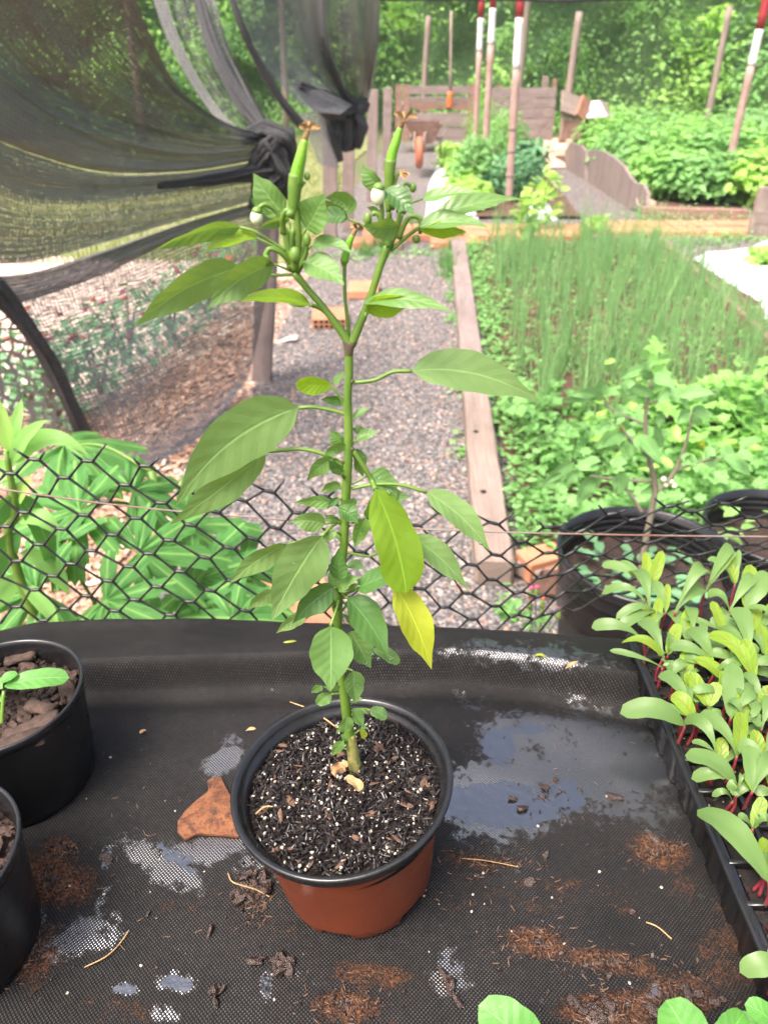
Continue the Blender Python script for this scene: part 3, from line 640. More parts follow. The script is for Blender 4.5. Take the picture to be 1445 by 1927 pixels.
# small stubs and pedicels
for pts in [[(640, 1260), (632, 1240), (628, 1222)], [(642, 1275), (634, 1262), (628, 1250)], [(655, 1360), (660, 1345), (664, 1335)], [(640, 1130), (652, 1135), (676, 1120)], [(636, 1165), (626, 1140), (630, 1105)], [(660, 1250), (652, 1225), (664, 1190)], [(655, 1240), (672, 1235), (702, 1222)]]:
    petiole(pts, 5)
# cluster stalks, left top
for pts, w in [([(556, 508), (545, 470), (536, 430)], [20, 17, 12]), ([(558, 500), (562, 450), (558, 405), (553, 385)], [15, 12, 13, 17]), ([(560, 510), (575, 478), (577, 455)], [14, 10, 8]), ([(550, 505), (548, 470), (552, 430)], [22, 16, 8])]:
    stalk('fruit_stalk', pts, w, STEM, plant, 9)
def pep(body, w, calyx, cw, fl, seed, petals=5, pl=22):
    """pepper fruit pointing up, calyx below, withered flower on the tip"""
    o = stalk('pepper', body, w, FRUIT, plant, 14)
    stalk('calyx', calyx, cw, STEM, o, 12)
    rs = random.Random(seed); u, v = fl; mb = MB(); c = S(u, v, -.001)
    tube(mb, [S(*body[-1]), (S(*body[-1]) + c) / 2, c], [w[-1] / 2 / FPX * depth(c), w[-1] * .42 / FPX * depth(c), w[-1] * .35 / FPX * depth(c)], 8, 6, jit=.15)
    for k in range(petals):
        a = R(80 + (k - (petals - 1) / 2) * 40 + rs.uniform(-12, 12)); e = (u + math.cos(a) * pl * rs.uniform(.8, 1.15), v - abs(math.sin(a)) * pl * rs.uniform(.5, .9) + 2, rs.uniform(-.006, .006))
        m = ((u + e[0]) / 2 + rs.uniform(-4, 4), (v + e[1]) / 2 - 5, e[2] / 2)
        P0, C, P1 = S(u, v, -.001), S(*m), S(*e); blade(mb, P0, C, P1, 11 / FPX * depth(c), nrm(CAMP - c), rs.uniform(-30, 30), 'blunt', .6, .3, 0, 4, 7, k)
    mb.build('withered_flower', WITH, o); return o
pep([(556, 345), (560, 322), (567, 292), (574, 262)], [26, 25, 21, 12], [(553, 412), (553, 385), (555, 350), (557, 328)], [12, 22, 27, 27], (580, 242), 1)
pep([(733, 318), (738, 290), (746, 265), (753, 240)], [20, 20, 17, 10], [(731, 400), (732, 360), (733, 325), (735, 300)], [10, 16, 22, 23], (760, 226), 5, 4, 26)
pep([(648, 492), (652, 475), (658, 455), (664, 442)], [16, 14, 13, 10], [(648, 500), (648, 492), (650, 484)], [8, 15, 15], (670, 430), 9, 5, 14)
for pts, w in [([(731, 465), (733, 430), (731, 395)], [19, 14, 10]), ([(728, 462), (718, 430), (716, 400)], [14, 9, 8]), ([(733, 462), (748, 425), (752, 395)], [14, 9, 9]), ([(735, 458), (748, 430), (757, 402)], [10, 8, 7])]:
    stalk('fruit_stalk', pts, w, STEM, plant, 9)
def bud(c, r, asp, ped, pw=6, mat=BUDM, cup=None):
    mb = MB(); p = S(*c); k = 1 / FPX * depth(p); ball(mb, p, r * k, (0.05, 0, 1), asp, 14, 10); o = mb.build('flower_bud', mat, plant)
    stalk('bud_stalk', ped, pw, STEM, o, 8)
    if cup: mb = MB(); ball(mb, S(*cup), r * .85 * k, (0, 0, 1), .8, 12, 8); mb.build('bud_cup', STEM, o)
bud((483, 409, -.004), 12, 1.15, [(532, 440), (522, 402), (500, 385, -.003), (486, 392, -.004)], [9, 8, 8, 9], cup=(484, 397, -.004))
bud((711, 368, -.012), 13.5, 1.35, [(716, 430, -.008), (719, 400, -.01), (716, 375, -.01), (713, 350, -.012)], [9, 9, 9, 12], cup=(713, 353, -.012))
bud((777, 353, -.002), 7, 1.3, [(748, 400), (753, 365), (762, 345), (772, 350)], 7, STEM)
bud((577, 452, -.006), 8, 1.6, [(565, 485), (572, 465), (577, 445)], 7, STEM)
bud((546, 402, -.012), 9, .9, [(535, 440, -.006), (532, 412, -.01), (540, 396, -.012), (552, 402, -.012)], [11, 11, 11, 10], STEM)
bud((502, 488, -.006), 8, 1.6, [(552, 505), (532, 478, -.004), (508, 468, -.006), (500, 482, -.006)], [11, 10, 9, 12], STEM)
bud((783, 450, .002), 8, 1.0, [(750, 450), (768, 410), (790, 412), (790, 440)], [10, 10, 9, 8], STEM)
bud((555, 480, -.012), 11, 1.4, [(556, 508, -.006), (556, 470, -.012)], [16, 17], STEM)
bud((692, 412, -.004), 8, 1.5, [(722, 440), (712, 405), (700, 402)], [9, 9, 10], STEM)
bud((578, 332, .001), 6, 1.2, [(566, 352), (574, 342)], 6, STEM)
mb = MB()
for k in range(3): blade(mb, S(752, 318 + k * 2, -.004), S(757 + k * 3, 325, -.004), S(762 + k * 4, 338 - k * 4, -.006), .0024, (0, -1, .3), k * 30, 'blunt', .5, .3, 0, 4, 6, k)
o = mb.build('withered_flower', WITH, plant)
stalk('fruit_stalk', [(738, 395), (742, 350), (750, 322)], [9, 7, 7], STEM, plant)
# dead leaf scraps at the stem's foot
leaf_dry = plain('dry_leaf', (.42, .27, .12), .7, (.28, .15, .07), 90, .5, .001)
LM['x'] = leaf_dry
for b, t_, w in [((645, 1455, -.012), (622, 1442, -.014), 24), ((650, 1462, -.016), (680, 1488, -.024), 18), ((632, 1448, -.010), (655, 1440, -.01), 14)]:
    leaf('x', b, t_, w, 3, 20, 'blunt', fold=.5, wave=.5, name='dead_leaf')
for u, v, w, a in [(590, 1345, 60, 2.4), (760, 1472, 34, .2), (498, 1525, 20, .6)]:
    p = [G(u + w * math.cos(a) * s, v - w * math.sin(a) * s * .6 - 6 * (1 - s * s), 1.063) for s in (-1, -.3, .3, 1)]
    mb = MB(); tube(mb, p, [.0006, .0008, .0008, .0004], 6, 14); mb.build('straw', leaf_dry, plant)
# water drops on lower leaves
WATER = NT('water_drop'); WATER = WATER.done(WATER.n('ShaderNodeBsdfPrincipled', Base_Color=(.8, .95, .8), Roughness=.02, IOR=1.33, **{'Transmission_Weight': 1.0}))
dm = MB()
for (u, v, r, dy) in [(731, 925, 6, -.006), (712, 900, 4, -.002), (730, 940, 5, -.004), (905, 1022, 5, -.014), (700, 1232, 5, -.02), (712, 1240, 4, -.02), (735, 1240, 6, -.014), (690, 1248, 4, -.016), (666, 1285, 3, -.02), (552, 1060, 3, -.03), (530, 1120, 3, -.035), (690, 1160, 3, -.03)]:
    p = S(u, v, dy - .003); ball(dm, p, r * .8 / FPX * depth(p), (0, -.8, .6), .5, 10, 6)
dm.build('water_drops', WATER, plant)['kind'] = 'stuff'
# =================================================================== OTHER POTS ON THE BENCH
random.seed(11)
DBARK = plain('dark_bark', (.028, .015, .010), .7, (.075, .042, .030), 120, .8, .002)
def black_pot(c, rt, h, label, rb=None):
    rb = rb or rt * .87; o = empty('black_pot', c, label, 'plant pot'); M = np.eye(3)
    wob = lambda a, z: 1 + .008 * math.sin(3 * a + c[0] * 40)
    mb = MB(); lathe(mb, c, [(rb - .006, .003), (rb - .003, 0), (rb, .003), (rb * 1.01, h * .12), (rt * .955, h * .80), (rt * .962, h - .010)], 80, M, wob=wob); mb.build('pot_wall', BLK, o)
    mb = MB(); lathe(mb, c, [(rt * .955, h - .011), (rt * .985, h - .009), (rt, h - .003), (rt * 1.0, h), (rt * .985, h + .0015), (rt * .955, h), (rt * .94, h - .004), (rt * .935, h - .012), (rt * .90, h * .5), (rt * .92, h * .5), (rt * .948, h - .012)], 80, M, closed=True, wob=wob); mb.build('rim', BLKR, o)
    mb = MB(); disc(mb, c, M, rt * .935, .005, c[0] * 9, z=h - .026); s = mb.build('soil', EARTH, o)
    q = inpot(c, M, rt * .9, h - .021, 500); bits('soil_crumbs', q, .0028, (1, .8, .6), EARTH, s, .6)['kind'] = 'stuff'
    q = inpot(c, M, rt * .9, h - .020, 40); bits('bark_flakes', q, .006, (1.6, .8, .2), DBARK, s, .6, True)['kind'] = 'stuff'
    return o
pc1 = np.array((-.3445, .486, TZ)); pc2 = np.array((-.334, .3225, TZ))
p1 = black_pot(pc1, .0725, .108, 'black pot with a bright green seedling, left of the terracotta pot')
p2 = black_pot(pc2, .0725, .108, 'black pot cut off by the lower left corner, nearest the camera')
mb = MB()
for u, v, w, l, a in [(62, 1368, .011, .045, .5), (28, 1400, .013, .05, .3), (75, 1330, .009, .03, -.4), (40, 1235, .010, .03, .2)]:
    p = G(u, v, TZ + .092); d = np.array((math.cos(a), math.sin(a), .12)); mb = MB(); beam(mb, p - d * l / 2, p + d * l / 2, w * 1.6, .006, n=5, jit=.0016, bev=.002); mb.build('bark_piece', DBARK, p1, True)

sd_ = empty('basil_seedling', G(5, 1378, TZ + .082), 'bright green seedling with one long oval leaf in the left black pot', 'seedling')
def pleaf(kind, b, tip, w, zb, zt, arch=.01, roll=0, prof='ovate', parent=None, name='leaf', N0=(0, -.35, 1), fold=.2, wave=.08, nv=14, curl=0, seed=None, mid=None):
    """leaf lying over heights: b / tip are photo pixels met at heights zb / zt (metres)"""
    P0, P1 = G(b[0], b[1], zb), G(tip[0], tip[1], zt); C = (P0 + P1) / 2 + np.array((0, 0, arch * 2))
    if mid is not None: C = G(mid[0], mid[1], mid[2])
    wm = w / FPX * depth((P0 + P1) / 2) / max(.5, math.cos(R(roll)))
    mb = MB(); _ln[0] += 1; blade(mb, P0, C, P1, wm, N0, roll, prof, fold, wave, curl, 6, nv, _ln[0] if seed is None else seed)
    return mb.build(name, LM[kind], parent)
mb = MB(); tube(mb, [G(4, 1380, TZ + .08), G(5, 1340, TZ + .098), G(8, 1300, TZ + .115)], [.0022, .0018, .0015], 8); mb.build('stem', STEM, sd_)
pleaf('s', (8, 1292), (131, 1276), 42, TZ + .114, TZ + .112, .004, 0, 'blunt', sd_, fold=.12)
pleaf('s', (6, 1296), (-60, 1270), 42, TZ + .114, TZ + .112, .004, 0, 'blunt', sd_, fold=.12)
pleaf('s', (2, 1285), (34, 1268), 20, TZ + .118, TZ + .122, .002, 0, 'round', sd_)
pleaf('s', (0, 1322), (12, 1310), 14, TZ + .10, TZ + .10, .002, 0, 'blunt', sd_)
# =================================================================== SEEDLING TRAY
TRZ = TZ + .048; X0, Y0, CP = .268, .085, .034; NXc, NYc = 8, 16
tray = empty('seedling_tray', (X0 + NXc * CP / 2, Y0 + NYc * CP / 2, TZ), 'black plastic cell tray crowded with beet seedlings at the right edge', 'seed tray')
mb = MB(); xa, xb, ya, yb = X0, X0 + NXc * CP + .012, Y0, Y0 + NYc * CP + .012
rc = .012
def rrect(i, z, n=6):
    out = []
    for (cx, cyy, a0) in ((xb - i - rc, ya + i + rc, -90), (xb - i - rc, yb - i - rc, 0), (xa + i + rc, yb - i - rc, 90), (xa + i + rc, ya + i + rc, 180)):
        for k in range(n + 1): a = R(a0 + 90 * k / n); out.append((cx + rc * math.cos(a), cyy + rc * math.sin(a), z))
    return out
def loft(mb, rings, close=True):
    V = []; F = []; m = len(rings[0])
    for r_ in rings: V += list(r_)
    for k in range(len(rings) - 1):
        for j in range(m if close else m - 1): j2 = (j + 1) % m; F.append((k * m + j, k * m + j2, (k + 1) * m + j2, (k + 1) * m + j))
    mb.add(V, F)
loft(mb, [rrect(.008, TRZ - .046), rrect(.005, TRZ - .012), rrect(.003, TRZ - .006), rrect(-.001, TRZ - .0045), rrect(-.0015, TRZ - .002), rrect(0, TRZ), rrect(.004, TRZ - .0005), rrect(.006, TRZ - .003)])
mb.build('outer_wall', BLKR, tray)
mb = MB()
for j in range(NYc + 1):
    y = Y0 + .006 + j * CP; beam(mb, (xa + .005, y, TRZ - .0045), (xb - .005, y, TRZ - .0045), .0045, .006, n=16, jit=.0005)
for i in range(NXc + 1):
    x = X0 + .006 + i * CP; beam(mb, (x, ya + .005, TRZ - .0048), (x, yb - .005, TRZ - .0048), .0045, .006, n=32, jit=.0005)
mb.build('cell_grid', BLKR, tray)
gx, gy = np.meshgrid(np.linspace(xa + .006, xb - .006, 60), np.linspace(ya + .006, yb - .006, 110), indexing='ij')
gz = TRZ - .010 + .004 * nz(gx, gy, 60, 4); P_ = np.stack([gx, gy, gz], -1).reshape(-1, 3); ii = np.arange(59)[:, None] * 110 + np.arange(109)[None]
so = fast_mesh('soil', P_, np.stack([ii, ii + 110, ii + 111, ii + 1], -1).reshape(-1, 4), SOIL, tray)
n_ = 1500; q = np.stack([rng.uniform(xa + .01, xb - .01, n_), rng.uniform(.25, yb - .01, n_), np.full(n_, TRZ - .008)], 1)
bits('soil_crumbs', q, .0018, (1.2, .7, .5), HUSK, so, .6)['kind'] = 'stuff'; bits('perlite', q[:260] + (0, 0, .001), .0010, (1, .9, .8), PERL, so, .6)['kind'] = 'stuff'
for j in range(NYc):   # bulges of the cells along the side wall
    y = Y0 + .006 + (j + .5) * CP; mb = MB(); loft(mb, [[(xa + .012, y - .013, TRZ - .008), (xa + .002, y - .010, TRZ - .008), (xa + .002, y + .010, TRZ - .008), (xa + .012, y + .013, TRZ - .008)],
        [(xa + .014, y - .011, TRZ - .045), (xa + .005, y - .008, TRZ - .045), (xa + .005, y + .008, TRZ - .045), (xa + .014, y + .011, TRZ - .045)]]); mb.build('cell_wall', BLKR, tray)
ZN = TRZ + .026
def seedling(base, leaves, label, zn=ZN, root=None, sc=1.0):
    b = G(base[0], base[1], zn); r0 = np.array((b[0] + random.uniform(-.006, .006), b[1] + random.uniform(-.004, .008), TRZ - .009))
    if root is not None: r0 = G(root[0], root[1], TRZ - .008)
    o = empty('beet_seedling', r0, label, 'seedling', 'beet seedlings in the cell tray')
    mb = MB(); m = (r0 + b) / 2 + np.array((random.uniform(-.003, .003), 0, 0)); tube(mb, [r0, m, b], [.0016 * sc, .0014 * sc, .0012 * sc], 7); mb.build('stem', REDS, o)
    for L in leaves:
        kind, tip, w, dz, arch, prof = (L + ('strap',))[:6] if len(L) < 6 else L[:6]
        pleaf(kind, base, tip, w, zn, zn + dz, arch, random.uniform(-14, 14), prof, o, 'leaf' if kind == 't' else 'cotyledon', fold=.12, wave=.10)
    return o
SL = [
 ((1221, 1112), [('t', (1214, 1038), 21, .03, .0, 'blunt'), ('t', (1246, 1036), 22, .035, .0, 'blunt'), ('c', (1131, 1064), 20, .010, .012), ('c', (1166, 1056), 14, .012, .008)], 'beet seedling at the far corner of the tray with a raised pair of lime leaves'),
 ((1222, 1148), [('c', (1190, 1074), 32, .012, .016), ('c', (1131, 1118), 17, .004, .020)], 'beet seedling whose thin yellowish leaf arches out over the far corner'),
 ((1236, 1154), [('c', (1158, 1165), 18, .0, .014), ('c', (1163, 1185), 24, -.004, .010)], 'beet seedling with two leaves drooping together over the far left edge'),
 ((1210, 1206), [('c', (1112, 1181), 24, .004, .012)], 'beet seedling with one narrow leaf stretched farthest left over the edge'),
 ((1248, 1238), [('t', (1168, 1210), 20, .006, .014, 'lance'), ('c', (1205, 1166), 30, .012, .010)], 'beet seedling with a lime pointed leaf and a broad upright leaf on the left edge'),
 ((1246, 1256), [('c', (1146, 1224), 13, .006, .004), ('c', (1250, 1245), 16, .01, .002)], 'beet seedling with a thin spoon shaped leaf over the left edge'),
 ((1265, 1268), [('c', (1253, 1243), 22, .006, .003, 'blunt'), ('c', (1288, 1244), 20, .008, .004, 'blunt')], 'small beet seedling with two short rounded leaves in a V near the left edge'),
 ((1252, 1152), [('c', (1228, 1092), 24, .016, .004), ('t', (1256, 1098), 14, .016, .0, 'blunt')], 'beet seedling with an upright broad leaf near the far edge'),
 ((1270, 1152), [('c', (1328, 1078), 30, .020, .028), ('c', (1318, 1100), 36, .010, .010)], 'beet seedling with one tall leaf bent over like a hook'),
 ((1324, 1118), [('c', (1375, 1026), 22, .03, .012), ('c', (1378, 1034), 24, .026, .006)], 'tall beet seedling at the far edge with two close long leaves'),
 ((1382, 1100), [('c', (1330, 1052), 18, .02, .010), ('t', (1372, 1040), 22, .025, .002, 'blunt'), ('c', (1390, 1034), 12, .03, .0)], 'beet seedling at the far edge with a twisted thin leaf to the left'),
 ((1372, 1150), [('c', (1419, 1082), 26, .022, .010), ('c', (1330, 1120), 22, .01, .012)], 'beet seedling in the second row with a ribbed leaf reaching right'),
 ((1402, 1146), [('c', (1446, 1078), 36, .024, .006, 'blunt'), ('t', (1412, 1062), 30, .03, .0, 'blunt')], 'beet seedling at the right picture edge with a big glossy round leaf'),
 ((1410, 1240), [('c', (1386, 1142), 38, .024, .008), ('c', (1350, 1180), 24, .010, .010)], 'beet seedling with the longest blunt leaf standing upright at right'),
 ((1342, 1252), [('c', (1293, 1184), 36, .014, .010), ('c', (1258, 1218), 26, .006, .010)], 'beet seedling in the middle with a broad green leaf leaning left'),
 ((1358, 1276), [('t', (1302, 1240), 32, .006, .006, 'lance'), ('c', (1395, 1240), 22, .01, .006)], 'beet seedling with a wide lime leaf lying flat in the middle'),
 ((1418, 1278), [('t', (1330, 1196), 30, .018, .016, 'blunt'), ('t', (1400, 1200), 30, .03, .0, 'blunt')], 'beet seedling with a long lime leaf arching to the left'),
 ((1300, 1336), [('c', (1242, 1266), 34, .012, .008), ('c', (1290, 1290), 18, .010, .004)], 'beet seedling with a water dotted oval leaf over the left rim'),
 ((1306, 1356), [('t', (1262, 1308), 32, .012, .006, 'blunt'), ('c', (1225, 1330), 20, .002, .006)], 'beet seedling with a lime oval leaf with a dark midrib on the left side'),
 ((1288, 1366), [('c', (1166, 1343), 42, .004, .014, 'blunt'), ('c', (1228, 1332), 24, .004, .006)], 'beet seedling whose large pale leaf reaches over the bench fabric'),
 ((1332, 1330), [('t', (1298, 1264), 30, .018, .0, 'blunt'), ('t', (1350, 1284), 26, .016, .0, 'blunt'), ('c', (1340, 1345), 22, .008, .004, 'round')], 'small beet seedling with two red veined lime leaves in the middle'),
 ((1374, 1352), [('c', (1379, 1247), 38, .020, .002, 'blunt'), ('c', (1421, 1302), 22, .016, .008)], 'beet seedling with a pale leaf standing straight up in the middle'),
 ((1432, 1372), [('c', (1392, 1292), 30, .012, .006), ('c', (1447, 1310), 24, .015, .006)], 'beet seedling with a long leaf leaning left by the right picture edge'),
 ((1386, 1422), [('c', (1312, 1346), 36, .010, .012), ('t', (1394, 1340), 30, .014, .002, 'blunt')], 'beet seedling with a leaf that has a small hole in it'),
 ((1348, 1420), [('c', (1286, 1356), 30, .002, .016), ('c', (1300, 1395), 14, .002, .004)], 'beet seedling with a ragged drooping leaf near the left rim'),
 ((1386, 1476), [('c', (1288, 1421), 42, .006, .010, 'blunt'), ('c', (1300, 1466), 26, -.004, .010)], 'beet seedling with a large pale leaf above a thin twisted one over the left rim'),
 ((1415, 1490), [('c', (1408, 1402), 34, .018, .004, 'blunt'), ('c', (1450, 1420), 30, .016, .006), ('t', (1400, 1455), 16, .006, .002, 'blunt')], 'beet seedling with a broad upright cotyledon at lower right'),
 ((1446, 1662), [('c', (1311, 1524), 54, .008, .014, 'blunt'), ('c', (1462, 1560), 40, .01, .01)], 'beet seedling with the biggest leaf, near the front and pointing up left'),
 ((1445, 1452), [('c', (1386, 1402), 32, .008, .008), ('c', (1480, 1400), 30, .008, .008)], 'beet seedling half hidden at the right picture edge above the large leaf'),
 ((1480, 1835), [('c', (1391, 1830), 42, .0, .012, 'blunt')], 'beet seedling with a single leaf poking in near the lower right corner')]
for b_, lv, lb in SL: seedling(b_, lv, lb)
k_ = 0
for j in range(NYc):
    for i in range(2 * NXc):
        i, tw_ = i // 2, i % 2
        x = X0 + .006 + (i + .5) * CP + random.uniform(-.006, .006); y = Y0 + .006 + (j + .5) * CP + random.uniform(-.006, .006)
        d = depth((x, y, ZN)); uu = 722.5 + FPX * x / d
        if y < .30 or uu > 1500 or (tw_ and random.random() < .25): continue
        z0 = ZN + (random.uniform(-.012, -.001) if not tw_ else random.uniform(-.021, -.013)); dd = -(y * math.sin(PITCH) + (z0 - HC) * math.cos(PITCH)); vv = 963.5 + FPX * dd / d
        lv = []
        a0 = random.uniform(0, 6.28)
        for q_ in range(2 + (random.random() < .35)):
            a = a0 + q_ * math.pi + random.uniform(-.5, .5); L = random.uniform(45, 85) * (.5 if i == 0 else .8 if i == 1 else 1)
            lv.append(('c', (uu + L * math.cos(a), vv - 22 + L * .6 * math.sin(a)), random.uniform(14, 27) * (.7 if i == 0 else 1), random.uniform(.0, .014), random.uniform(.004, .012)))
        if random.random() < .6:
            lv.append(('t', (uu + random.uniform(-24, 24), vv - 60), random.uniform(18, 28), .016, .0, 'blunt'))
        rw = ['first', 'second', 'third', 'fourth', 'fifth', 'sixth', 'seventh', 'eighth', 'ninth', 'tenth'][NYc - 1 - j] if NYc - 1 - j < 10 else 'front'
        cw = ['first', 'second', 'third', 'fourth', 'fifth', 'sixth', 'seventh', 'eighth'][i]
        seedling((uu, vv), lv, f'{"low" if tw_ else "taller"} beet seedling in the {rw} row from the fence, {cw} cell from the left rim', z0)
# lettuce seedlings at the bottom edge
def front_seedling(base, leaves, label, cat='seedling'):
    o = empty('lettuce_seedling', G(base[0], base[1], TZ + .002), label, cat)
    b = G(base[0], base[1], TZ + .05); mb = MB(); tube(mb, [G(base[0], base[1], TZ + .002), b], .002, 7, 5); mb.build('stem', STEM, o)
    for tip, w, dz, pr_ in leaves: pleaf('s', base, tip, w, TZ + .05, TZ + .05 + dz, .006, random.uniform(-8, 8), pr_, o, fold=.15, wave=.06)
front_seedling((1030, 2010), [((900, 1892), 92, .02, 'round')], 'seedling with one round bright green leaf at the bottom edge, nearer the terracotta pot')
front_seedling((1320, 2030), [((1252, 1882), 98, .02, 'round'), ((1400, 1905), 60, .01, 'round')], 'seedling with a round bright green leaf at the bottom edge, nearer the tray')
front_seedling((1480, 1960), [((1400, 1890), 46, .02, 'blunt'), ((1350, 1918), 40, .0, 'round')], 'seedling with small wavy leaves in the lower right corner')
# =================================================================== SMALL THINGS ON THE FABRIC
random.seed(5)
BARK = NT('bark_flake'); n1 = BARK.noise(BARK.pos, 120, 8, .8); n2 = BARK.noise(BARK.pos, 30, 3)
cc = BARK.ramp(n1, [(.34, (.03, .018, .014)), (.47, (.13, .045, .02)), (.55, (.26, .10, .035)), (.66, (.05, .04, .038))])
BARK = BARK.done(BARK.pr(Base_Color=cc, Roughness=.55, Normal=BARK.bump(n1, 1, .003)))
def flake(name, outline, z, th, mat, label, cat, curl=.004):
    C_ = np.mean(outline, 0); c = tab(C_[0], C_[1]); P = [tab(u, v, z) for u, v in outline]; n = len(P); ctr = np.mean(P, 0) + np.array((0, 0, curl))
    R1 = [(p + ctr) / 2 + np.array((0, 0, random.uniform(-.0012, .0012))) for p in P]
    V = [ctr] + R1 + P + [p - np.array((0, 0, th)) for p in P]; F = [(0, 1 + j, 1 + (j + 1) % n) for j in range(n)]
    for k in (1, 1 + n): F += [(k + j, k + n + j, k + n + (j + 1) % n, k + (j + 1) % n) for j in range(n)]
    mb = MB(); mb.add(V, F); return tag(mb.build(name, mat, smooth=False), label, cat)
flake('bark_flake', [(405, 1464), (417, 1466), (424, 1482), (440, 1510), (458, 1545), (466, 1572), (448, 1578), (400, 1574), (372, 1572), (350, 1583), (335, 1568), (336, 1548), (350, 1528), (372, 1508), (390, 1494), (398, 1480), (391, 1472)], .004, .0025, BARK, 'wet orange brown flake of bark leaning against the left side of the terracotta pot', 'bark')
o = pleaf('w', (578, 1216), (526, 1217), 13, TZ + .022, TZ + .026, .004, 0, 'blunt', None, 'fallen_leaf'); tag(o, 'small fallen pale yellow leaf on the fabric behind the pepper stem', 'leaf')
for (u, v, du, dv, w, lb) in [(472, 1373, -10, 2, 7, 'tan dry leaf scrap on the fabric beyond the bark flake'), (1290, 2000, 1, 1, 2, ''), (1012, 1274, 12, 2, 8, 'thin yellow green leaf scrap on the fold behind the pot'), (1070, 1286, 12, -3, 8, 'curled olive leaf scrap on the fold near the tray'), (158, 1375, 8, 1, 9, 'tiny green leaf scrap right of the left black pot'), (270, 1377, 7, -3, 8, 'reddish dry leaf scrap between the two rear pots')]:
    if not lb: continue
    p0, p1 = tab(u - du, v - dv, .001), tab(u + du, v + dv, .001); mb = MB(); _ln[0] += 1
    blade(mb, p0, (p0 + p1) / 2 + np.array((0, 0, .003)), p1, w / FPX * .7, (0, -.2, 1), 5, 'ovate', .3, .2, 0, 4, 8, _ln[0])
    tag(mb.build('leaf_scrap', LM['w'] if 'green' in lb else leaf_dry), lb, 'leaf scrap')
for pts, w, lb in [([(868, 1617), (915, 1624), (975, 1634)], .0004, 'thin dark twig lying right of the terracotta pot'), ([(1214, 1738), (1235, 1750), (1262, 1770)], .0006, 'pale straight straw in front of the tray'), ([(160, 1822), (200, 1806), (225, 1780), (245, 1755)], .0005, 'curved brown rootlet between the two black pots and the front edge'),
                   ([(430, 1645), (440, 1665), (480, 1675), (508, 1692)], .0006, 'curled rootlet in the wet soil by the terracotta pot')]:
    mb = MB(); tube(mb, [tab(u, v, .0015 + .002 * (k % 2)) for k, (u, v) in enumerate(pts)], w, 6, 16, jit=.2); tag(mb.build('twig', leaf_dry), lb, 'twig')
# crumbs and splashes: nobody could count them
def scat(L, n):
    out = []
    for (u, v, a, b, wgt) in L:
        m = int(n * wgt)
        for _ in range(m):
            r = abs(random.gauss(0, .55)); t = random.uniform(0, 6.28); uu, vv = u + a * r * math.cos(t), v + b * r * math.sin(t)
            if 0 < (((uu - 672) / 150) ** 2 + ((vv - 1640) / 130) ** 2) < .8 and vv < 1760: continue
            if uu > 1195 + (vv - 1205) * .43: continue
            out.append(tab(uu, vv, .0006))
    return out
DL = [(95, 1655, 95, 55, 1), (115, 1592, 40, 22, .4), (1240, 1605, 70, 34, .6), (1010, 1775, 80, 40, .8), (1150, 1810, 130, 30, .8), (650, 1890, 110, 40, .9), (1150, 1895, 130, 40, 1.0), (1280, 1870, 90, 60, .8), (480, 1680, 40, 60, 1.3), (930, 1620, 120, 30, .4), (60, 1790, 60, 90, .6), (1030, 1500, 110, 60, .12), (900, 1650, 420, 180, .5), (300, 1600, 250, 250, .3), (1050, 1400, 160, 90, .08)]
CR = plain('wet_soil_crumb', (.010, .006, .005), .35, (.035, .018, .012), 300, .3)
o = bits('soil_crumbs', scat(DL, 150), .0011, (1.3, .8, .5), CR, None, .7, r=np.random.default_rng(2)); tag(o, 'dark wet soil crumbs scattered over the fabric', 'soil', kind='stuff')
o = bits('coir_fibres', scat(DL, 120), .0013, (1.7, .28, .15), CHIP, None, .7, True, r=np.random.default_rng(3)); tag(o, 'reddish brown coir fibres scattered over the fabric', 'coir', kind='stuff')
o = bits('perlite_grains', scat([(900, 1700, 500, 250, .3), (300, 1600, 250, 300, .15)], 110), .0010, (1, .9, .8), PERL, None, .6, r=np.random.default_rng(4)); tag(o, 'white perlite grains scattered over the fabric', 'perlite', kind='stuff')
BIG = [(965, 1504, .0055), (983, 1521, .004), (1045, 1467, .004), (1027, 1483, .0045), (1062, 1545, .004), (1150, 1500, .005), (1160, 1503, .004), (520, 1815, .012), (540, 1822, .010), (408, 1868, .009), (395, 1758, .004), (480, 1650, .010), (500, 1672, .008), (470, 1690, .007), (440, 1684, .005), (280, 1722, .004), (845, 1850, .007), (1087, 1900, .010), (1120, 1905, .009), (1145, 1840, .006), (1225, 1905, .010), (1290, 1870, .010), (1340, 1888, .009), (1025, 1612, .003), (995, 1662, .003), (1080, 1668, .003), (1190, 1720, .004), (200, 1615, .003)]
for k, (u, v, s) in enumerate(BIG):
    pass
CLOD = plain('wet_clod', (.022, .011, .008), .16, (.05, .026, .018), 120, .8, .003, spec=.8)
o = bits('soil_clods', [tab(u + random.gauss(0, 6) * q_, v + random.gauss(0, 5) * q_, s * .3) for (u, v, s) in BIG for q_ in range(5 if s > .006 else 1)], .0048, (1.2, .8, .5), CLOD, None, .55, r=np.random.default_rng(6)); tag(o, 'wet clods of soil lying on the fabric', 'soil', kind='stuff')
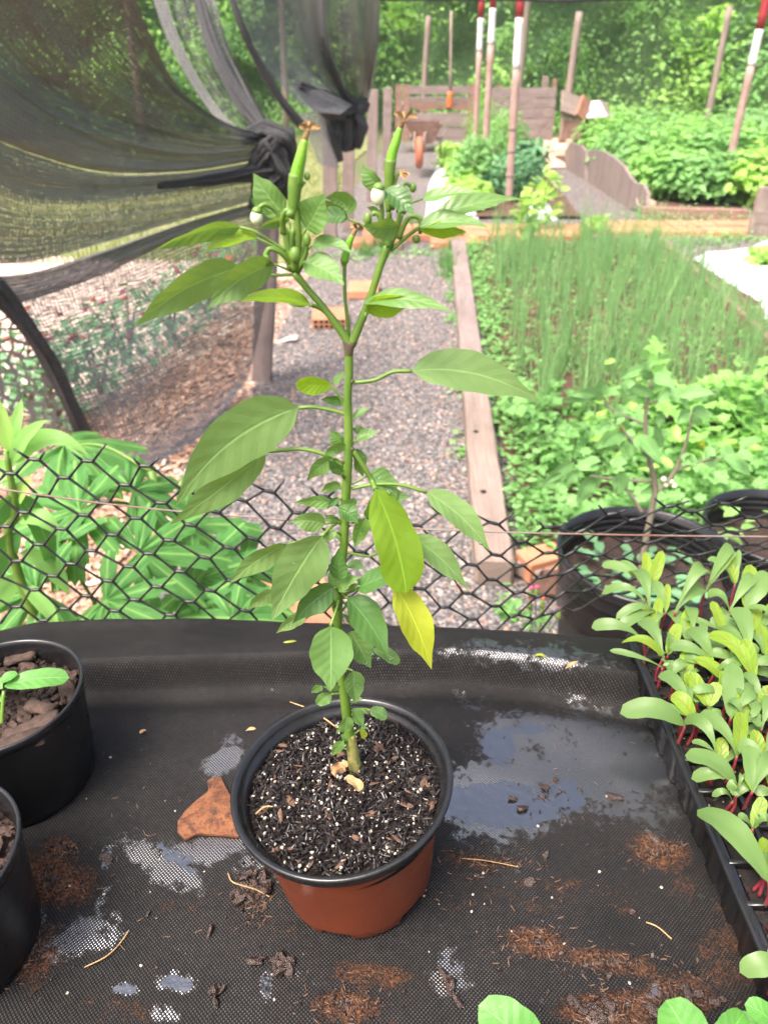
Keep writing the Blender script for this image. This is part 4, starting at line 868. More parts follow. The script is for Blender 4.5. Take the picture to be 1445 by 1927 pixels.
# =================================================================== PLASTIC MESH FENCE BEHIND THE BENCH
random.seed(21)
NETM = plain('black_fence_plastic', (.012, .012, .012), .35, (.02, .02, .02), 50)
WIRE = plain('galvanised_wire', (.20, .18, .16), .45, (.16, .07, .045), 12)
YF = .80
fence = empty('plastic_mesh_fence', (0, YF, .2), 'black hexagonal plastic mesh fence strung on a wire behind the bench', 'fence')
topc = [(-250, 860), (-40, 858), (77, 866), (187, 872), (320, 878), (430, 900), (532, 926), (640, 938), (740, 950), (850, 968), (960, 998), (1050, 1000), (1110, 975), (1190, 962), (1290, 944), (1380, 948), (1500, 960), (1700, 960)]
tx = np.array([A(u, v, YF)[0] for u, v in topc]); tzv = np.array([A(u, v, YF)[2] for u, v in topc])
PX, PZ = .0355, .0262
def fy(x, s): return YF + .006 * math.sin(x * 9) + .02 * s + max(0, x - .12) * s * 1.15
def npos(i, j, side=0):
    x = (i + side * .17) * PX; s = j * PZ; x += .004 * math.sin(j * 1.7 + i * .9); k = float(np.clip((x - .05) / .2, 0, 1))
    return np.array((x + .10 * s * (1 - k), fy(x, s), float(np.interp(x, tx, tzv)) - s * (1 - .25 * k) + .0025 * math.sin(i * 2.3 + j)))
mb = MB(); nb = MB()
for j in range(0, 11):
    for i in range(-24, 27):
        if (i + j) % 2: continue
        a, b = npos(i, j, -1), npos(i, j, 1); tube(mb, [a, (a + b) / 2, b], [.0022, .0028, .0022], 6, 5, False)
        for sg in (-1, 1):
            s0 = npos(i, j, sg); e = npos(i + sg, j + 1, -sg)
            if j < 10: tube(mb, [s0, (s0 * .5 + e * .5), e], [.0021, .00135, .0021], 6, 5, False)
            if j == 0:
                e2 = s0 + (s0 - npos(i + sg, 1, -sg)) * np.array((-1, 1, 1)) * random.uniform(.35, .8); tube(mb, [s0, e2], [.0018, .0013], 6, 3)
mb.build('mesh_panel', NETM, fence)
mb = MB(); tube(mb, [A(u, v, YF - .004) for u, v in [(-120, 902), (0, 920), (200, 948), (380, 966), (540, 978), (640, 986), (760, 994), (900, 1000), (1000, 1003), (1250, 1008), (1445, 1010), (1650, 1012)]], .0012, 6, 60); mb.build('strand_wire', WIRE, fence)
# =================================================================== GROUND
random.seed(31); rng = np.random.default_rng(31)
def gravel_mat(name, cols, scale=75, bump=1.0):
    t = NT(name); v = t.n('ShaderNodeTexVoronoi', Vector=t.pos, Scale=scale); r = t.n('ShaderNodeSeparateColor', Color=v.outputs['Color']).outputs[0]
    col = t.ramp(r, cols, 'CONSTANT'); big = t.noise(t.pos, 2.2, 4)
    col = t.mix(t.ramp(big, [(.4, 0.0), (.7, .5)]), col, cols[1][1])
    col = t.mix(t.ramp(v.outputs['Distance'], [(.45, 0.0), (.8, .8)]), col, (.03, .022, .018))
    return t.done(t.pr(Base_Color=col, Roughness=.85, Normal=t.bump(t.math('SUBTRACT', 1.0, v.outputs['Distance']), bump, .012)))
GC = [(0, (.085, .082, .083)), (.2, (.20, .182, .18)), (.38, (.14, .135, .138)), (.55, (.30, .255, .24)), (.7, (.18, .165, .163)), (.84, (.31, .19, .14)), (.93, (.44, .36, .30))]
GRAV = gravel_mat('gravel_ground', GC)
MULCH = gravel_mat('mulch_ground', [(0, (.34, .19, .12)), (.3, (.46, .27, .18)), (.55, (.30, .18, .13)), (.75, (.52, .36, .27)), (.9, (.60, .48, .40))], 60)
SANDM = gravel_mat('sand_ground', [(0, (.62, .47, .38)), (.3, (.70, .55, .45)), (.55, (.50, .38, .31)), (.75, (.74, .62, .53)), (.9, (.66, .50, .42))], 22, .3)
EARTHG = plain('bed_earth', (.13, .065, .04), .9, (.07, .038, .026), 12, 1.0, .02)
GRASSG = plain('grass_ground', (.13, .17, .05), .9, (.24, .22, .10), 6, .8, .03)
def xy(*L): return [G(u, v)[:2] for u, v in L]
sheet('ground', [(-90, -40), (90, -40), (90, 140), (-90, 140)], -.02, plain('earth_ground', (.12, .10, .05), .9, (.08, .11, .04), 1.5, .8, .03))
sheet('mulch_strip', [(-4.5, .2), (-.2, .2), (.2, 9.2), (-4, 9.2)], -.012, MULCH)
sheet('sand_yard', [(-8, 2.6)] + xy((-30, 770), (110, 800), (220, 745), (345, 680), (470, 610), (545, 500), (420, 478), (150, 470)) + [(-9, 7.8)], -.006, SANDM, .08)
sheet('lawn', [(-14, 6.9)] + xy((120, 482), (540, 496), (590, 440), (640, 330), (700, 270)) + [(0, 24), (-16, 24)], -.002, GRASSG, .1)
sheet('gravel_path', [(-.9, .2)] + xy((330, 905), (425, 750), (505, 600), (560, 505), (640, 400), (700, 300), (745, 268), (1000, 262), (1130, 290)) + [(9, 13), (9, .2)], 0, GRAV, .06)
sheet('bed_soil', [(.50, 2.0), (2.9, 2.0), (2.9, 4.8), (2.75, 7.7), (.80, 7.7)], .03, EARTHG, .05)
sheet('bean_bed_soil', [(3.2, 9.6), (8.5, 9.6), (9, 16), (3.3, 16)], .04, EARTHG, .05)
sheet('herb_bed_soil', [(1.0, 9.2), (2.3, 9.2), (2.7, 15), (1.3, 15)], .04, EARTHG, .05)
sheet('sawdust_pile', xy((985, 262), (1075, 262), (1075, 318), (1030, 318), (1000, 300)), .02, plain('sawdust', (.60, .42, .32), .9, (.45, .28, .20), 3, 1, .02), .1)
# loose stones
t = NT('gravel_stone'); sc_ = t.ramp(t.isl, GC, 'CONSTANT'); STONE = t.done(t.pr(Base_Color=sc_, Roughness=.75, Normal=t.bump(t.noise(t.pos, 300, 4), .5, .002)))
n_ = 15000; yy = 1.1 + 6.2 * rng.uniform(0, 1, n_) ** 1.5
xl = np.interp(yy, [1.0, 2.8, 3.75, 5.2, 6.6, 7.5], [-.9, G(330, 905)[0], G(425, 750)[0], G(505, 600)[0], G(560, 505)[0], -.5]); xr = np.interp(yy, [2, 7.6], [.40, .66])
xr = np.where(yy < 2.0, 2.2, xr)
xx = xl + (xr - xl) * rng.uniform(0, 1, n_)
o = bits('gravel_stones', np.stack([xx, yy, np.full(n_, .002)], 1), .0095, (1, .8, .5), STONE, None, .5, True); tag(o, 'grey and pinkish gravel stones covering the path', 'gravel', kind='stuff')
n_ = 4200; yy = rng.uniform(3.8, 8, n_); xx = np.interp(yy, [4, 8], [2.35, 2.9]) + rng.uniform(0, 1.8, n_)
o = bits('gravel_stones', np.stack([xx, yy, np.full(n_, .002)], 1), .012, (1, .8, .5), STONE, None, .5, True); tag(o, 'gravel stones on the narrow path right of the onion bed', 'gravel', kind='stuff')
t = NT('mulch_chip'); MC = t.done(t.pr(Base_Color=t.ramp(t.isl, [(0, (.38, .21, .13)), (.4, (.54, .34, .24)), (.7, (.28, .17, .12)), (.9, (.66, .52, .43))], 'CONSTANT'), Roughness=.9))
n_ = 4500; yy = 1.6 + rng.uniform(0, 1, n_) * 5; xr = np.interp(yy, [1.0, 2.8, 3.75, 5.2, 6.6], [-.9, G(330, 905)[0], G(425, 750)[0], G(505, 600)[0], G(560, 505)[0]]); xx = xr + .12 - rng.uniform(0, 1, n_) ** 1.5 * .75
o = bits('wood_chips', np.stack([xx, yy, np.full(n_, .0)], 1), .013, (1.5, .7, .35), MC, None, .5, True); tag(o, 'orange brown wood chips along the left side of the path', 'wood chips', kind='stuff')
# =================================================================== MESH CURTAIN FABRICS
def netmat(name, gcol=(.13, .13, .138), grid=None, gain=1.5, streak=(2.2, 60)):
    t = NT(name); at = t.n('ShaderNodeAttribute', {'attribute_name': 'cover'}).outputs['Fac']; uv = t.uv
    st = t.noise(t.mapping(uv, (streak[0], streak[1], 1)), 1.0, 5, .7); fn = t.noise(t.mapping(uv, (50, 120, 1)), 1.0, 3, .8)
    a = t.math('ADD', t.math('MULTIPLY', at, gain), t.math('ADD', t.math('MULTIPLY', t.math('SUBTRACT', st, .5), 1.5), t.math('MULTIPLY', t.math('SUBTRACT', fn, .5), 2.4)), clamp=True)
    sx = t.n('ShaderNodeSeparateXYZ', Vector=uv); wv = t.math('SINE', t.math('ADD', t.math('MULTIPLY', sx.outputs[1], 330.0), t.math('MULTIPLY', fn, 9.0))); wv2 = t.math('SINE', t.math('ADD', t.math('MULTIPLY', sx.outputs[0], 300.0), t.math('MULTIPLY', fn, 9.0)))
    a = t.math('ADD', a, t.math('MULTIPLY', t.math('ADD', wv, wv2), .16), clamp=True)
    if grid:
        w = t.n('ShaderNodeTexNoise', Vector=uv, Scale=6.0, Detail=3.0); ws = t.n('ShaderNodeVectorMath', {'operation': 'SCALE'}, i0=w.outputs['Color']); ws.inputs['Scale'].default_value = grid * 3.5
        b = t.n('ShaderNodeVectorMath', {'operation': 'ADD'}, i0=uv, i1=ws); sp = t.n('ShaderNodeSeparateXYZ', Vector=b)
        ln = []
        for k in (0, 1):
            f = t.math('FRACT', t.math('DIVIDE', sp.outputs[k], grid)); ln.append(t.math('ABSOLUTE', t.math('SUBTRACT', f, .5)))
        g = t.math('MINIMUM', ln[0], ln[1]); ln_ = t.ramp(g, [(.10, 1.0), (.16, 0.0)])
        a = t.math('MAXIMUM', ln_, t.math('MULTIPLY', a, 1.0), clamp=True)
    d = t.n('ShaderNodeBsdfPrincipled', Base_Color=gcol, Roughness=.55, Normal=t.bump(fn, .4, .002))
    tr = t.n('ShaderNodeBsdfTransparent')
    return t.done(t.n('ShaderNodeMixShader', i0=a, i1=tr, i2=d))
SHADE = netmat('shade_net_weave'); SHADEG = netmat('shade_net_open', grid=.017, gain=1.0); FINEG = netmat('bird_net_grid', grid=.05); DARKN = netmat('shade_net_dark', gcol=(.02, .02, .022), gain=1.3)
CORD = plain('net_roll', (.022, .022, .024), .6, (.045, .045, .048), 60, 1.0, .01, bscale=120)
def net(name, rows, covs, mat, parent, nu=60, m=7, ripple=.02, seed=0):
    Rr = [catmull([A(*p) for p in r_], nu) for r_ in rows]; V = []; C = []
    nr = (len(rows) - 1) * m + 1; cols = [catmull([Rr[k][i] for k in range(len(rows))], nr) for i in range(nu)]
    cv = np.interp(np.linspace(0, len(rows) - 1, nr), range(len(rows)), covs)
    P = np.array(cols)  # nu, nr, 3
    g = np.linspace(0, 1, nu)[:, None]; h = np.arange(nr)[None] / m
    P[..., 1] += ripple * (np.sin(h * 5.1 + seed) + .6 * np.sin(h * 11.3 + g * 4) + .45 * np.sin(h * 23 + g * 7 + seed)) * np.sin(np.pi * np.clip(g, 0, 1)) ** .5
    U = np.zeros((nu, nr, 2)); U[1:, :, 0] = np.cumsum(np.linalg.norm(np.diff(P, axis=0), axis=2), 0); hh = np.linalg.norm(np.diff(P, axis=1), axis=2).mean(0); U[:, 1:, 1] = np.cumsum(hh)[None]
    C = np.repeat(cv[None], nu, 0); i = np.arange(nu - 1)[:, None] * nr + np.arange(nr - 1)[None]; F = np.stack([i, i + nr, i + nr + 1, i + 1], -1).reshape(-1, 4)
    return fast_mesh(name, P.reshape(-1, 3), F, mat, parent, True, U.reshape(-1, 2), dict(cover=C.ravel()))
_px = [0]
def pxt(name, pts, w, mat, parent, seg=8, jit=.1, n=None):
    _px[0] += 1
    P = [A(*p) for p in pts]; ws = w if isinstance(w, list) else [w] * len(P); mb = MB(); pleated(mb, P, [a / 2 / FPX * depth(p) for a, p in zip(ws, P)], n or len(P) * 10, 44, _px[0]); return mb.build(name, mat, parent)
ne = empty('shade_net', (-.9, 3.6, 0), 'large black shade net drooping from the upper left and gathered onto the nearest post', 'shade net')
yy = [2.5, 2.9, 3.3, 3.7, 4.0]
def rr(*P): return [(u, v, y) for (u, v), y in zip(P, yy)]
net('upper_drape', [rr((215, -120), (282, 70), (340, 170), (430, 232), (512, 258)), rr((120, -110), (225, 60), (310, 165), (415, 240), (512, 263)), rr((0, -90), (130, 105), (255, 200), (390, 255), (512, 268)), rr((-80, 10), (70, 165), (220, 240), (380, 275), (512, 274)),
    rr((-80, 95), (80, 218), (215, 280), (370, 300), (512, 282)), rr((-80, 230), (60, 290), (200, 325), (360, 322), (512, 296))], [.80, .52, .62, .68, .74, .95], SHADE, ne, 80, 9, .03)
net('middle_drape', [rr((-80, 232), (60, 292), (200, 328), (360, 324), (512, 298)), rr((-80, 290), (60, 345), (200, 352), (360, 338), (515, 322)), rr((-80, 330), (60, 385), (200, 385), (360, 365), (515, 340)), rr((-80, 400), (60, 425), (200, 415), (360, 392), (515, 352)), rr((-80, 500), (60, 492), (200, 455), (360, 408), (517, 368))], [.60, 1.0, .40, .52, .62], SHADE, ne, 80, 9, .02, 2)
net('rolled_band', [rr((-80, 520), (60, 512), (200, 470), (350, 418), (517, 370)), rr((-80, 555), (60, 535), (200, 490), (350, 432), (517, 380)), rr((-80, 600), (60, 566), (200, 515), (345, 448), (517, 392))], [.85, 1.0, .8], SHADE, ne, 80, 12, .02, 4)
net('lower_mesh', [[(10, 560, 2.75), (200, 512, 3.2), (350, 446, 3.6), (512, 390, 4.0)], [(60, 640, 2.8), (200, 600, 3.2), (350, 540, 3.6), (505, 470, 4.0)], [(115, 740, 2.85), (230, 700, 3.1), (350, 640, 3.4), (500, 560, 4.0)], [(165, 850, 2.95), (250, 850, 3.0), (330, 790, 3.3), (470, 700, 3.95)], [(185, 890, 2.9), (260, 930, 2.8), (330, 900, 2.95), (445, 745, 3.7)]], [.36, .30, .40, .52, .22], SHADEG, ne, 90, 10, .01, 5)
net('side_mesh', [[(-200, 560, 2.6), (0, 556, 2.72), (12, 556, 2.75)], [(-160, 700, 2.6), (0, 700, 2.75), (100, 700, 2.84)], [(-160, 880, 2.6), (40, 880, 2.8), (180, 880, 2.92)]], [-.3, -.3, -.3], FINEG, ne, 50, 12, .0)
pxt('edge_roll', [(-20, 530, 2.7), (20, 575, 2.73), (70, 640, 2.77), (108, 705, 2.81), (140, 775, 2.85), (168, 845, 2.9), (195, 930, 2.95)], [34, 28, 24, 24, 24, 26, 30], CORD, ne, 10, .12, 50)
for pts, w in [([(455, 262, 3.9), (490, 250, 3.95), (530, 262, 3.95), (548, 300, 4.0)], [16, 34, 40, 26]), ([(500, 262, 3.93), (520, 300, 3.93), (538, 340, 3.95), (540, 372, 4.0)], [30, 36, 30, 14]), ([(470, 330, 3.9), (495, 290, 3.92), (520, 262, 3.92)], [20, 34, 30]), ([(478, 395, 3.93), (500, 355, 3.93), (525, 330, 3.95)], [22, 40, 34]), ([(545, 240, 4.1), (548, 290, 4.05), (535, 350, 4.0)], [14, 20, 14]), ([(300, 350, 3.4), (400, 338, 3.75), (510, 320, 3.93)], [10, 16, 26])]:
    pxt('gathered_fold', pts, w, CORD, ne, 10, .10)
def r5(y0, y1, *P): return [(u, v, y0 + (y1 - y0) * k / (len(P) - 1)) for k, (u, v) in enumerate(P)]
nd = empty('hanging_net_strip', (-.7, 4.6, 0), 'narrow black net strips hanging from above and tied to the nearest post', 'shade net')
net('strip', [r5(4.6, 4.1, (278, -30), (322, 90), (392, 205), (450, 258), (508, 268)), r5(4.6, 4.1, (306, -30), (346, 90), (410, 200), (462, 250), (512, 266))], [.95, .8], DARKN, nd, 60, 6, .0)
net('strip', [r5(4.8, 4.15, (312, -30), (350, 90), (412, 198), (463, 250), (512, 266)), r5(4.8, 4.15, (345, -30), (385, 90), (436, 190), (475, 240), (514, 264)), r5(4.8, 4.15, (356, -30), (398, 90), (448, 190), (486, 238), (514, 262)), r5(4.8, 4.15, (398, -30), (428, 80), (472, 168), (506, 232), (520, 260))], [.3, .3, .8, .7], DARKN, nd, 60, 8, .02)
pxt('gathered_fold', [(372, -20, 4.7), (396, 70, 4.5), (440, 170, 4.3), (480, 225, 4.2), (512, 262, 4.1)], [16, 20, 22, 22, 24], CORD, nd)
ng = empty('back_net_curtain', (-.4, 7.5, 0), 'black net curtain further back, tied in a bunch to the posts behind the pepper tips', 'shade net')
pxt('edge_roll', [(428, -30, 6.2), (455, 50, 6.2), (490, 125, 6.3), (530, 190, 6.4), (565, 235, 6.5)], [10, 11, 12, 13, 14], CORD, ng)
net('drape', [r5(6.2, 7.0, (430, -30), (470, 80), (520, 150), (580, 205), (640, 215)), r5(6.6, 7.4, (490, -30), (520, 80), (565, 145), (625, 185), (660, 200)), r5(7, 7.6, (545, -30), (562, 70), (600, 135), (640, 180), (668, 196)), r5(7, 7.7, (598, -30), (610, 80), (632, 140), (655, 180), (672, 196)), r5(7, 7.8, (620, -30), (626, 80), (645, 145), (662, 180), (676, 194)), r5(7, 7.9, (680, -30), (684, 80), (684, 140), (682, 180), (684, 194)), r5(7, 8, (716, -30), (712, 80), (706, 130), (700, 165), (694, 188))], [.4, .42, .55, .95, .45, .62, 1.0], SHADE, ng, 60, 8, .03)
for pts, w in [([(560, 160, 6.9), (600, 188, 7.2), (640, 205, 7.5), (690, 195, 7.7)], [14, 34, 34, 18]), ([(604, -20, 7.2), (612, 90, 7.2), (640, 165, 7.4), (668, 196, 7.6)], [10, 8, 10, 16]), ([(640, 200, 7.6), (650, 240, 7.6), (655, 285, 7.6)], [34, 42, 18]), ([(615, 205, 7.5), (625, 250, 7.5), (640, 305, 7.5)], [24, 26, 10]), ([(668, 200, 7.6), (676, 240, 7.6), (672, 280, 7.6)], [24, 24, 10])]:
    pxt('gathered_fold', pts, w, CORD, ng, 10, .10)
net('tail', [r5(7.4, 7.4, (560, 215), (585, 270), (600, 310)), r5(7.4, 7.4, (610, 205), (620, 260), (640, 318))], [.5, .5], SHADE, ng, 20, 8, .0)
# =================================================================== POSTS, POLES
WG = wood_mat('weathered_wood', (.19, .14, .125), (.28, .22, .205)); WB = wood_mat('brown_wood', (.22, .12, .09), (.31, .19, .15)); WP = wood_mat('pale_wood', (.20, .145, .118), (.30, .235, .20)); WR = wood_mat('red_wood', (.32, .13, .08), (.40, .20, .13))
def post(top, bot, wpx, y, label, name='fence_post', mat=WG, round_=False, dpt=.08):
    p1_, p0 = A(top[0], top[1], y), G(*bot) if len(bot) == 2 else A(*bot)
    p0 = A(bot[0], bot[1], y) if len(bot) == 2 else p0
    dirv = (p1_ - p0); k = (p0[2] + .02) / max(1e-6, dirv[2]); p0 = p0 - dirv * k; w = wpx / FPX * depth((p0 + p1_) / 2)
    mb = MB()
    if round_: tube(mb, [p0, (p0 + p1_) / 2, p1_], [w * .55, w * .5, w * .45], 12, 12, jit=.04)
    else: beam(mb, p0, p1_, w, dpt, up=(0, 1, 0), n=14, jit=w * .025)
    return tag(mb.build(name, mat, None, round_, origin=p0), label, 'post', None)
post((512, 262), (493, 712), 38, 4.05, 'nearest square wooden post with the black net tied to its top')
post((621, 222), (621, 455), 27, 7.9, 'grey wooden post standing just right of the taller left pepper fruit')
post((656, 270), (655, 440), 22, 8.5, 'shorter grey wooden post half covered by the bunched net')
post((702, 168), (700, 316), 19, 10.5, 'grey wooden post with the back net tied to it')
post((730, 165), (728, 262), 16, 14, 'thin grey wooden post left of the compost bin')
post((1090, 22), (1068, 184), 14, 19, 'pale crooked grey post leaning behind the board wall', round_=True, mat=WP)
post((1373, 12), (1332, 214), 12, 17, 'thin pale grey post leaning over the bean bed', round_=True, mat=WP)
post((806, 30), (798, 160), 11, 21, 'thin pale post in the vines left of the red and white poles', round_=True, mat=WP)
o = post((1448, 352), (1422, 452), 38, 8.1, 'thick weathered post at the right edge beside the white plastic sheet', mat=WP)
REDP = plain('red_paint', (.30, .02, .03), .5, (.25, .02, .025), 8, .2); WHP = plain('white_paint', (.68, .66, .66), .55, (.56, .54, .54), 9, .2)
POLE = plain('peeling_pole_wood', (.28, .17, .14), .7, (.36, .25, .22), 10, .5)
def pole(x0, xb, yb_, w, y, vr, vw, label, rings=()):
    top = A(x0 + (x0 - xb) / yb_ * 200, -200, y); g = lambda v: A(x0 + (xb - x0) * v / yb_, v, y)
    k = w / 2 / FPX * depth(g(100)); b = g(yb_); d = top - b; b = b - d * ((b[2] + .02) / d[2])
    o = empty('marker_pole', b, label, 'pole')
    for nm, a_, c_, m_ in (('red_band', top, g(vr), REDP), ('white_band', g(vr), g(vw), WHP), ('bare_wood', g(vw), b, POLE)):
        mb = MB(); tube(mb, [a_, (a_ + c_) / 2, c_], [k * .98, k, k * 1.02], 14, 10, jit=.02); mb.build(nm, m_, o)
    for v in rings: mb = MB(); c_ = g(v); tube(mb, [c_ - (0, 0, .012), c_ + (0, 0, .012)], k * 1.18, 14, 3); mb.build('wire_tie', WP, o)
pole(906, 898, 180, 11, 13.0, 34, 97, 'thinnest red and white pole, first from the left, in front of the compost bin')
pole(928, 917, 205, 13, 12.0, 15, 84, 'second red and white pole from the left, standing close to the first')
pole(979, 957, 372, 15, 10.1, 33, 130, 'tallest red and white pole with wire ties, by the herb bushes', (242, 284, 330))
pole(1441, 1402, 172, 15, 11.0, 55, 124, 'leaning red and white pole at the far right')
on = empty('overhead_shade_net', (.5, 9, 0), 'overhead black shade net whose hem runs along the top edge of the picture', 'shade net')
mb = MB(); tube(mb, [A(-900, -60, 9), A(560, -10, 9), A(715, -3, 9), A(950, -3, 9), A(1200, -5, 9.2), A(2300, -60, 9.3)], .022, 8, 60, jit=.1); mb.build('hem', CORD, on)
# =================================================================== TIMBERS, BRICKS, BOARDS
def timber(p0, p1, w, h, label, mat=WP, cat='timber', name='timber', n=14, jit=.003, holes=()):
    mb = MB(); beam(mb, p0, p1, w, h, n=n, jit=jit); o = mb.build(name, mat, None, False); tag(o, label, cat)
    return o
def tl(t): a, b = np.array((.378, 2.08, .055)), np.array((.725, 7.6, .055)); return a + (b - a) * t
timber(tl(0), tl(.33), .130, .11, 'nearest pale weathered timber edging the onion bed, with two nail holes', WP)
timber(tl(.335), tl(.66), .132, .10, 'middle weathered timber edging the onion bed', WG)
timber(tl(.665), tl(1.0), .135, .09, 'farthest timber edging the onion bed, by the brick row', WG)
HOLE = plain('hole_shade', (.01, .008, .007), .9)  # near-black colour paints the shade inside holes, on raised blocks and discs
for k, (u, v) in enumerate([(909, 925), (895, 812)]):
    mb = MB(); c = G(u, v, .1115); tube(mb, [c, c + (0, 0, .002)], .012, 10, 2); o_ = mb.build('nail_hole_shade', HOLE, bpy.data.objects['timber'])
timber(G(975, 1062, .04), G(1003, 1082, .04) + (.03, .0, 0), .05, .05, 'short pale offcut beside the near end of the timber', WP, n=3)
timber((2.30, 3.7, .05), (2.72, 7.6, .05), .05, .11, 'long thin board edging the right side of the onion bed', WB)
timber((.55, 2.12, .03), (2.8, 2.02, .03), .05, .07, 'low board closing the near end of the herb bed', WB)
timber(G(1206, 402, .07), G(1404, 408, .07), .10, .16, 'weathered board closing the near end of the bean bed', WB)
BRK = plain('clay_brick', (.40, .165, .085), .85, (.48, .23, .13), 9, .6, .004, bscale=80)
_bk = [0]
def brick(c, rot, label, size=(.19, .24, .07), holes=False, group=None):
    o = empty('clay_brick', c - np.array((0, 0, size[2] / 2)), label, 'brick', group); d = np.array((math.cos(rot), math.sin(rot), 0)); s = np.array((-d[1], d[0], 0))
    mb = MB(); beam(mb, c - s * size[1] / 2, c + s * size[1] / 2, size[0], size[2], n=2, jit=.0015, bev=.004); mb.build('brick_body', BRK, o, False)
    if holes:  # raised dark blocks carry the painted shade of the hollow cells
        for r_ in range(2):
            for q_ in range(6):
                x = (q_ - 2.5) * size[0] / 6.6; z = (r_ - .5) * size[2] * .46; p = c - s * (size[1] / 2 + .0012) + d * x + np.array((0, 0, z)); mb = MB(); beam(mb, p, p + s * .003, size[0] / 9.5, size[2] * .30, n=1, bev=.001); mb.build('opening_shade', HOLE, o, False)
    return o
brick(G(620, 598, .035), .06, 'orange hollow clay brick lying on the path with its openings towards us', (.24, .30, .07), True)
brick(G(684, 545, .035), -.02, 'pale orange clay brick lying behind the hollow one on the path', (.24, .34, .06))
wd_ = ['first', 'second', 'third', 'fourth', 'fifth', 'sixth', 'seventh', 'eighth', 'ninth', 'tenth', 'eleventh', 'twelfth']
for r_, (y, x0, n_, nm) in enumerate([(7.75, -.22, 5, 'nearest'), (8.1, -.1, 9, 'middle'), (8.45, -.1, 11, 'far')]):
    for k in range(n_):
        if (r_, k) in ((1, 3), (0, 2)): continue
        brick(np.array((x0 + k * .265 + random.uniform(-.015, .015), y + random.uniform(-.02, .02), .032)), random.uniform(-.05, .05), f'orange clay brick paved across the path, {wd_[k]} from the left in the {nm} row', (.25, .30, .06), group='bricks paved across the path')
for k in range(8):
    for r_ in range(2): brick(np.array((2.45 + k * .26 + random.uniform(-.01, .01), 8.3 + r_ * .36 + random.uniform(-.02, .02), .032)), random.uniform(-.06, .06), f'orange clay brick laid below the bean bed, {wd_[k]} from the left in the {"near" if r_ == 0 else "far"} row', (.24, .30, .06), group='bricks laid below the bean bed')
for k, (u, v, r_) in enumerate([(468, 1122, .5), (560, 1150, .3)]): brick(G(u, v, .03), r_, ['orange clay tile under the papaya leaves behind the fence, left one', 'orange clay tile behind the pepper leaves and fence, right one'][k], (.24, .34, .05))
brick(G(1018, 1058, .05), .4, 'broken reddish brick between the timber and the large black pot', (.16, .10, .08))
def slab_px(name, outline, a, b, th, mat, label, cat):
    """upright board: outline pixels met on the vertical plane through ground points a, b"""
    a, b = G(*a), G(*b); n = nrm(np.cross(b - a, (0, 0, 1))); P = []
    for u, v in outline:
        r = ray(u, v); t = n.dot(a - CAMP) / n.dot(r); P.append(CAMP + r * t)
    if n[1] < 0: n = -n
    m = len(P); P = np.array(P); V = list(P) + list(P + n * th); U = [((p - a).dot(nrm(b - a)) * 1, p[2]) for p in P] * 2
    F = [tuple(range(m))[::-1], tuple(range(m, 2 * m))] + [(k, (k + 1) % m, (k + 1) % m + m, k + m) for k in range(m)]
    mb = MB(); mb.add(V, F, [(q[1], q[0]) for q in U]); return tag(mb.build(name, mat, None, False), label, cat)
slab_px('bed_board', [(1068, 315), (1066, 285), (1076, 268), (1098, 274), (1106, 284), (1106, 341)], (1068, 316), (1186, 392), .04, WG, 'shorter upright board at the far side of the bean bed', 'board')
slab_px('bed_board', [(1109, 343), (1110, 286), (1120, 281), (1140, 285), (1160, 297), (1178, 312), (1190, 333), (1200, 344), (1216, 348), (1223, 362), (1222, 392), (1186, 393)], (1068, 316), (1186, 392), .04, WG, 'long upright wavy topped board along the path side of the bean bed', 'board')
o = bits('stone', np.array([G(1213, 388, .08)]), .13, (1, .8, .7), plain('tan_stone', (.6, .42, .28), .8, (.7, .55, .42), 8), None, 0); tag(o, 'tan stone at the corner of the bean bed boards', 'stone')
o = bits('stone', np.array([G(540, 640, .01)]), .07, (1.3, .8, .3), plain('pale_stone', (.5, .42, .38), .8, (.4, .34, .30), 8), None, 0, True); tag(o, 'flat pale stone on the gravel left of the pepper stem fork', 'stone')
# =================================================================== COMPOST BIN, WALL, SHOVEL, BARROW, BOXES
YC = 17.0
cb = empty('compost_bin', A(830, 262, YC) * (1, 1, 0), 'wooden compost bin of grey planks holding dark soil behind the wheelbarrow', 'compost bin')
def plank(name, u0, v0, u1, v1, y, parent, mat=WG, th=.04, ylast=None):
    um, vm = (u0 + u1) / 2, (v0 + v1) / 2; a, b = A(u0, vm, y), A(u1, vm, ylast or y); h = abs(A(um, v0, y)[2] - A(um, v1, y)[2]); mb = MB(); beam(mb, a, b, th, h, n=8, jit=.006); return mb.build(name, mat, parent, False)
plank('plank', 770, 162, 884, 177, YC + .9, cb); plank('plank', 770, 183, 884, 193, YC + .9, cb); plank('plank', 770, 213, 892, 238, YC, cb); plank('plank', 770, 240, 892, 264, YC, cb)
for u in (764, 750, 886): plank('corner_post', u - 6, 160, u + 6, 266, YC - .03, cb, WB)
for u in (757, 884):
    mb = MB(); beam(mb, A(u, 225, YC), A(u, 215, YC + .95), .04, .5, n=4); mb.build('side_board', WG, cb, False)
mb = MB(); a, b = A(771, 200, YC + .05), A(884, 200, YC + .9)
gx, gy = np.meshgrid(np.linspace(a[0], b[0], 26), np.linspace(YC + .04, YC + .85, 14), indexing='ij'); gz = A(820, 207, YC)[2] + .10 * np.sin((gy - YC) * 2.2) + .05 * nz(gx, gy, 5, 2)
ii = np.arange(25)[:, None] * 14 + np.arange(13)[None]; fast_mesh('soil_heap', np.stack([gx, gy, gz], -1).reshape(-1, 3), np.stack([ii, ii + 14, ii + 15, ii + 1], -1).reshape(-1, 4), EARTHG, cb)
sh = empty('shovel', A(846, 205, YC + .3), 'long handled shovel with an orange socket stuck in the compost', 'shovel')
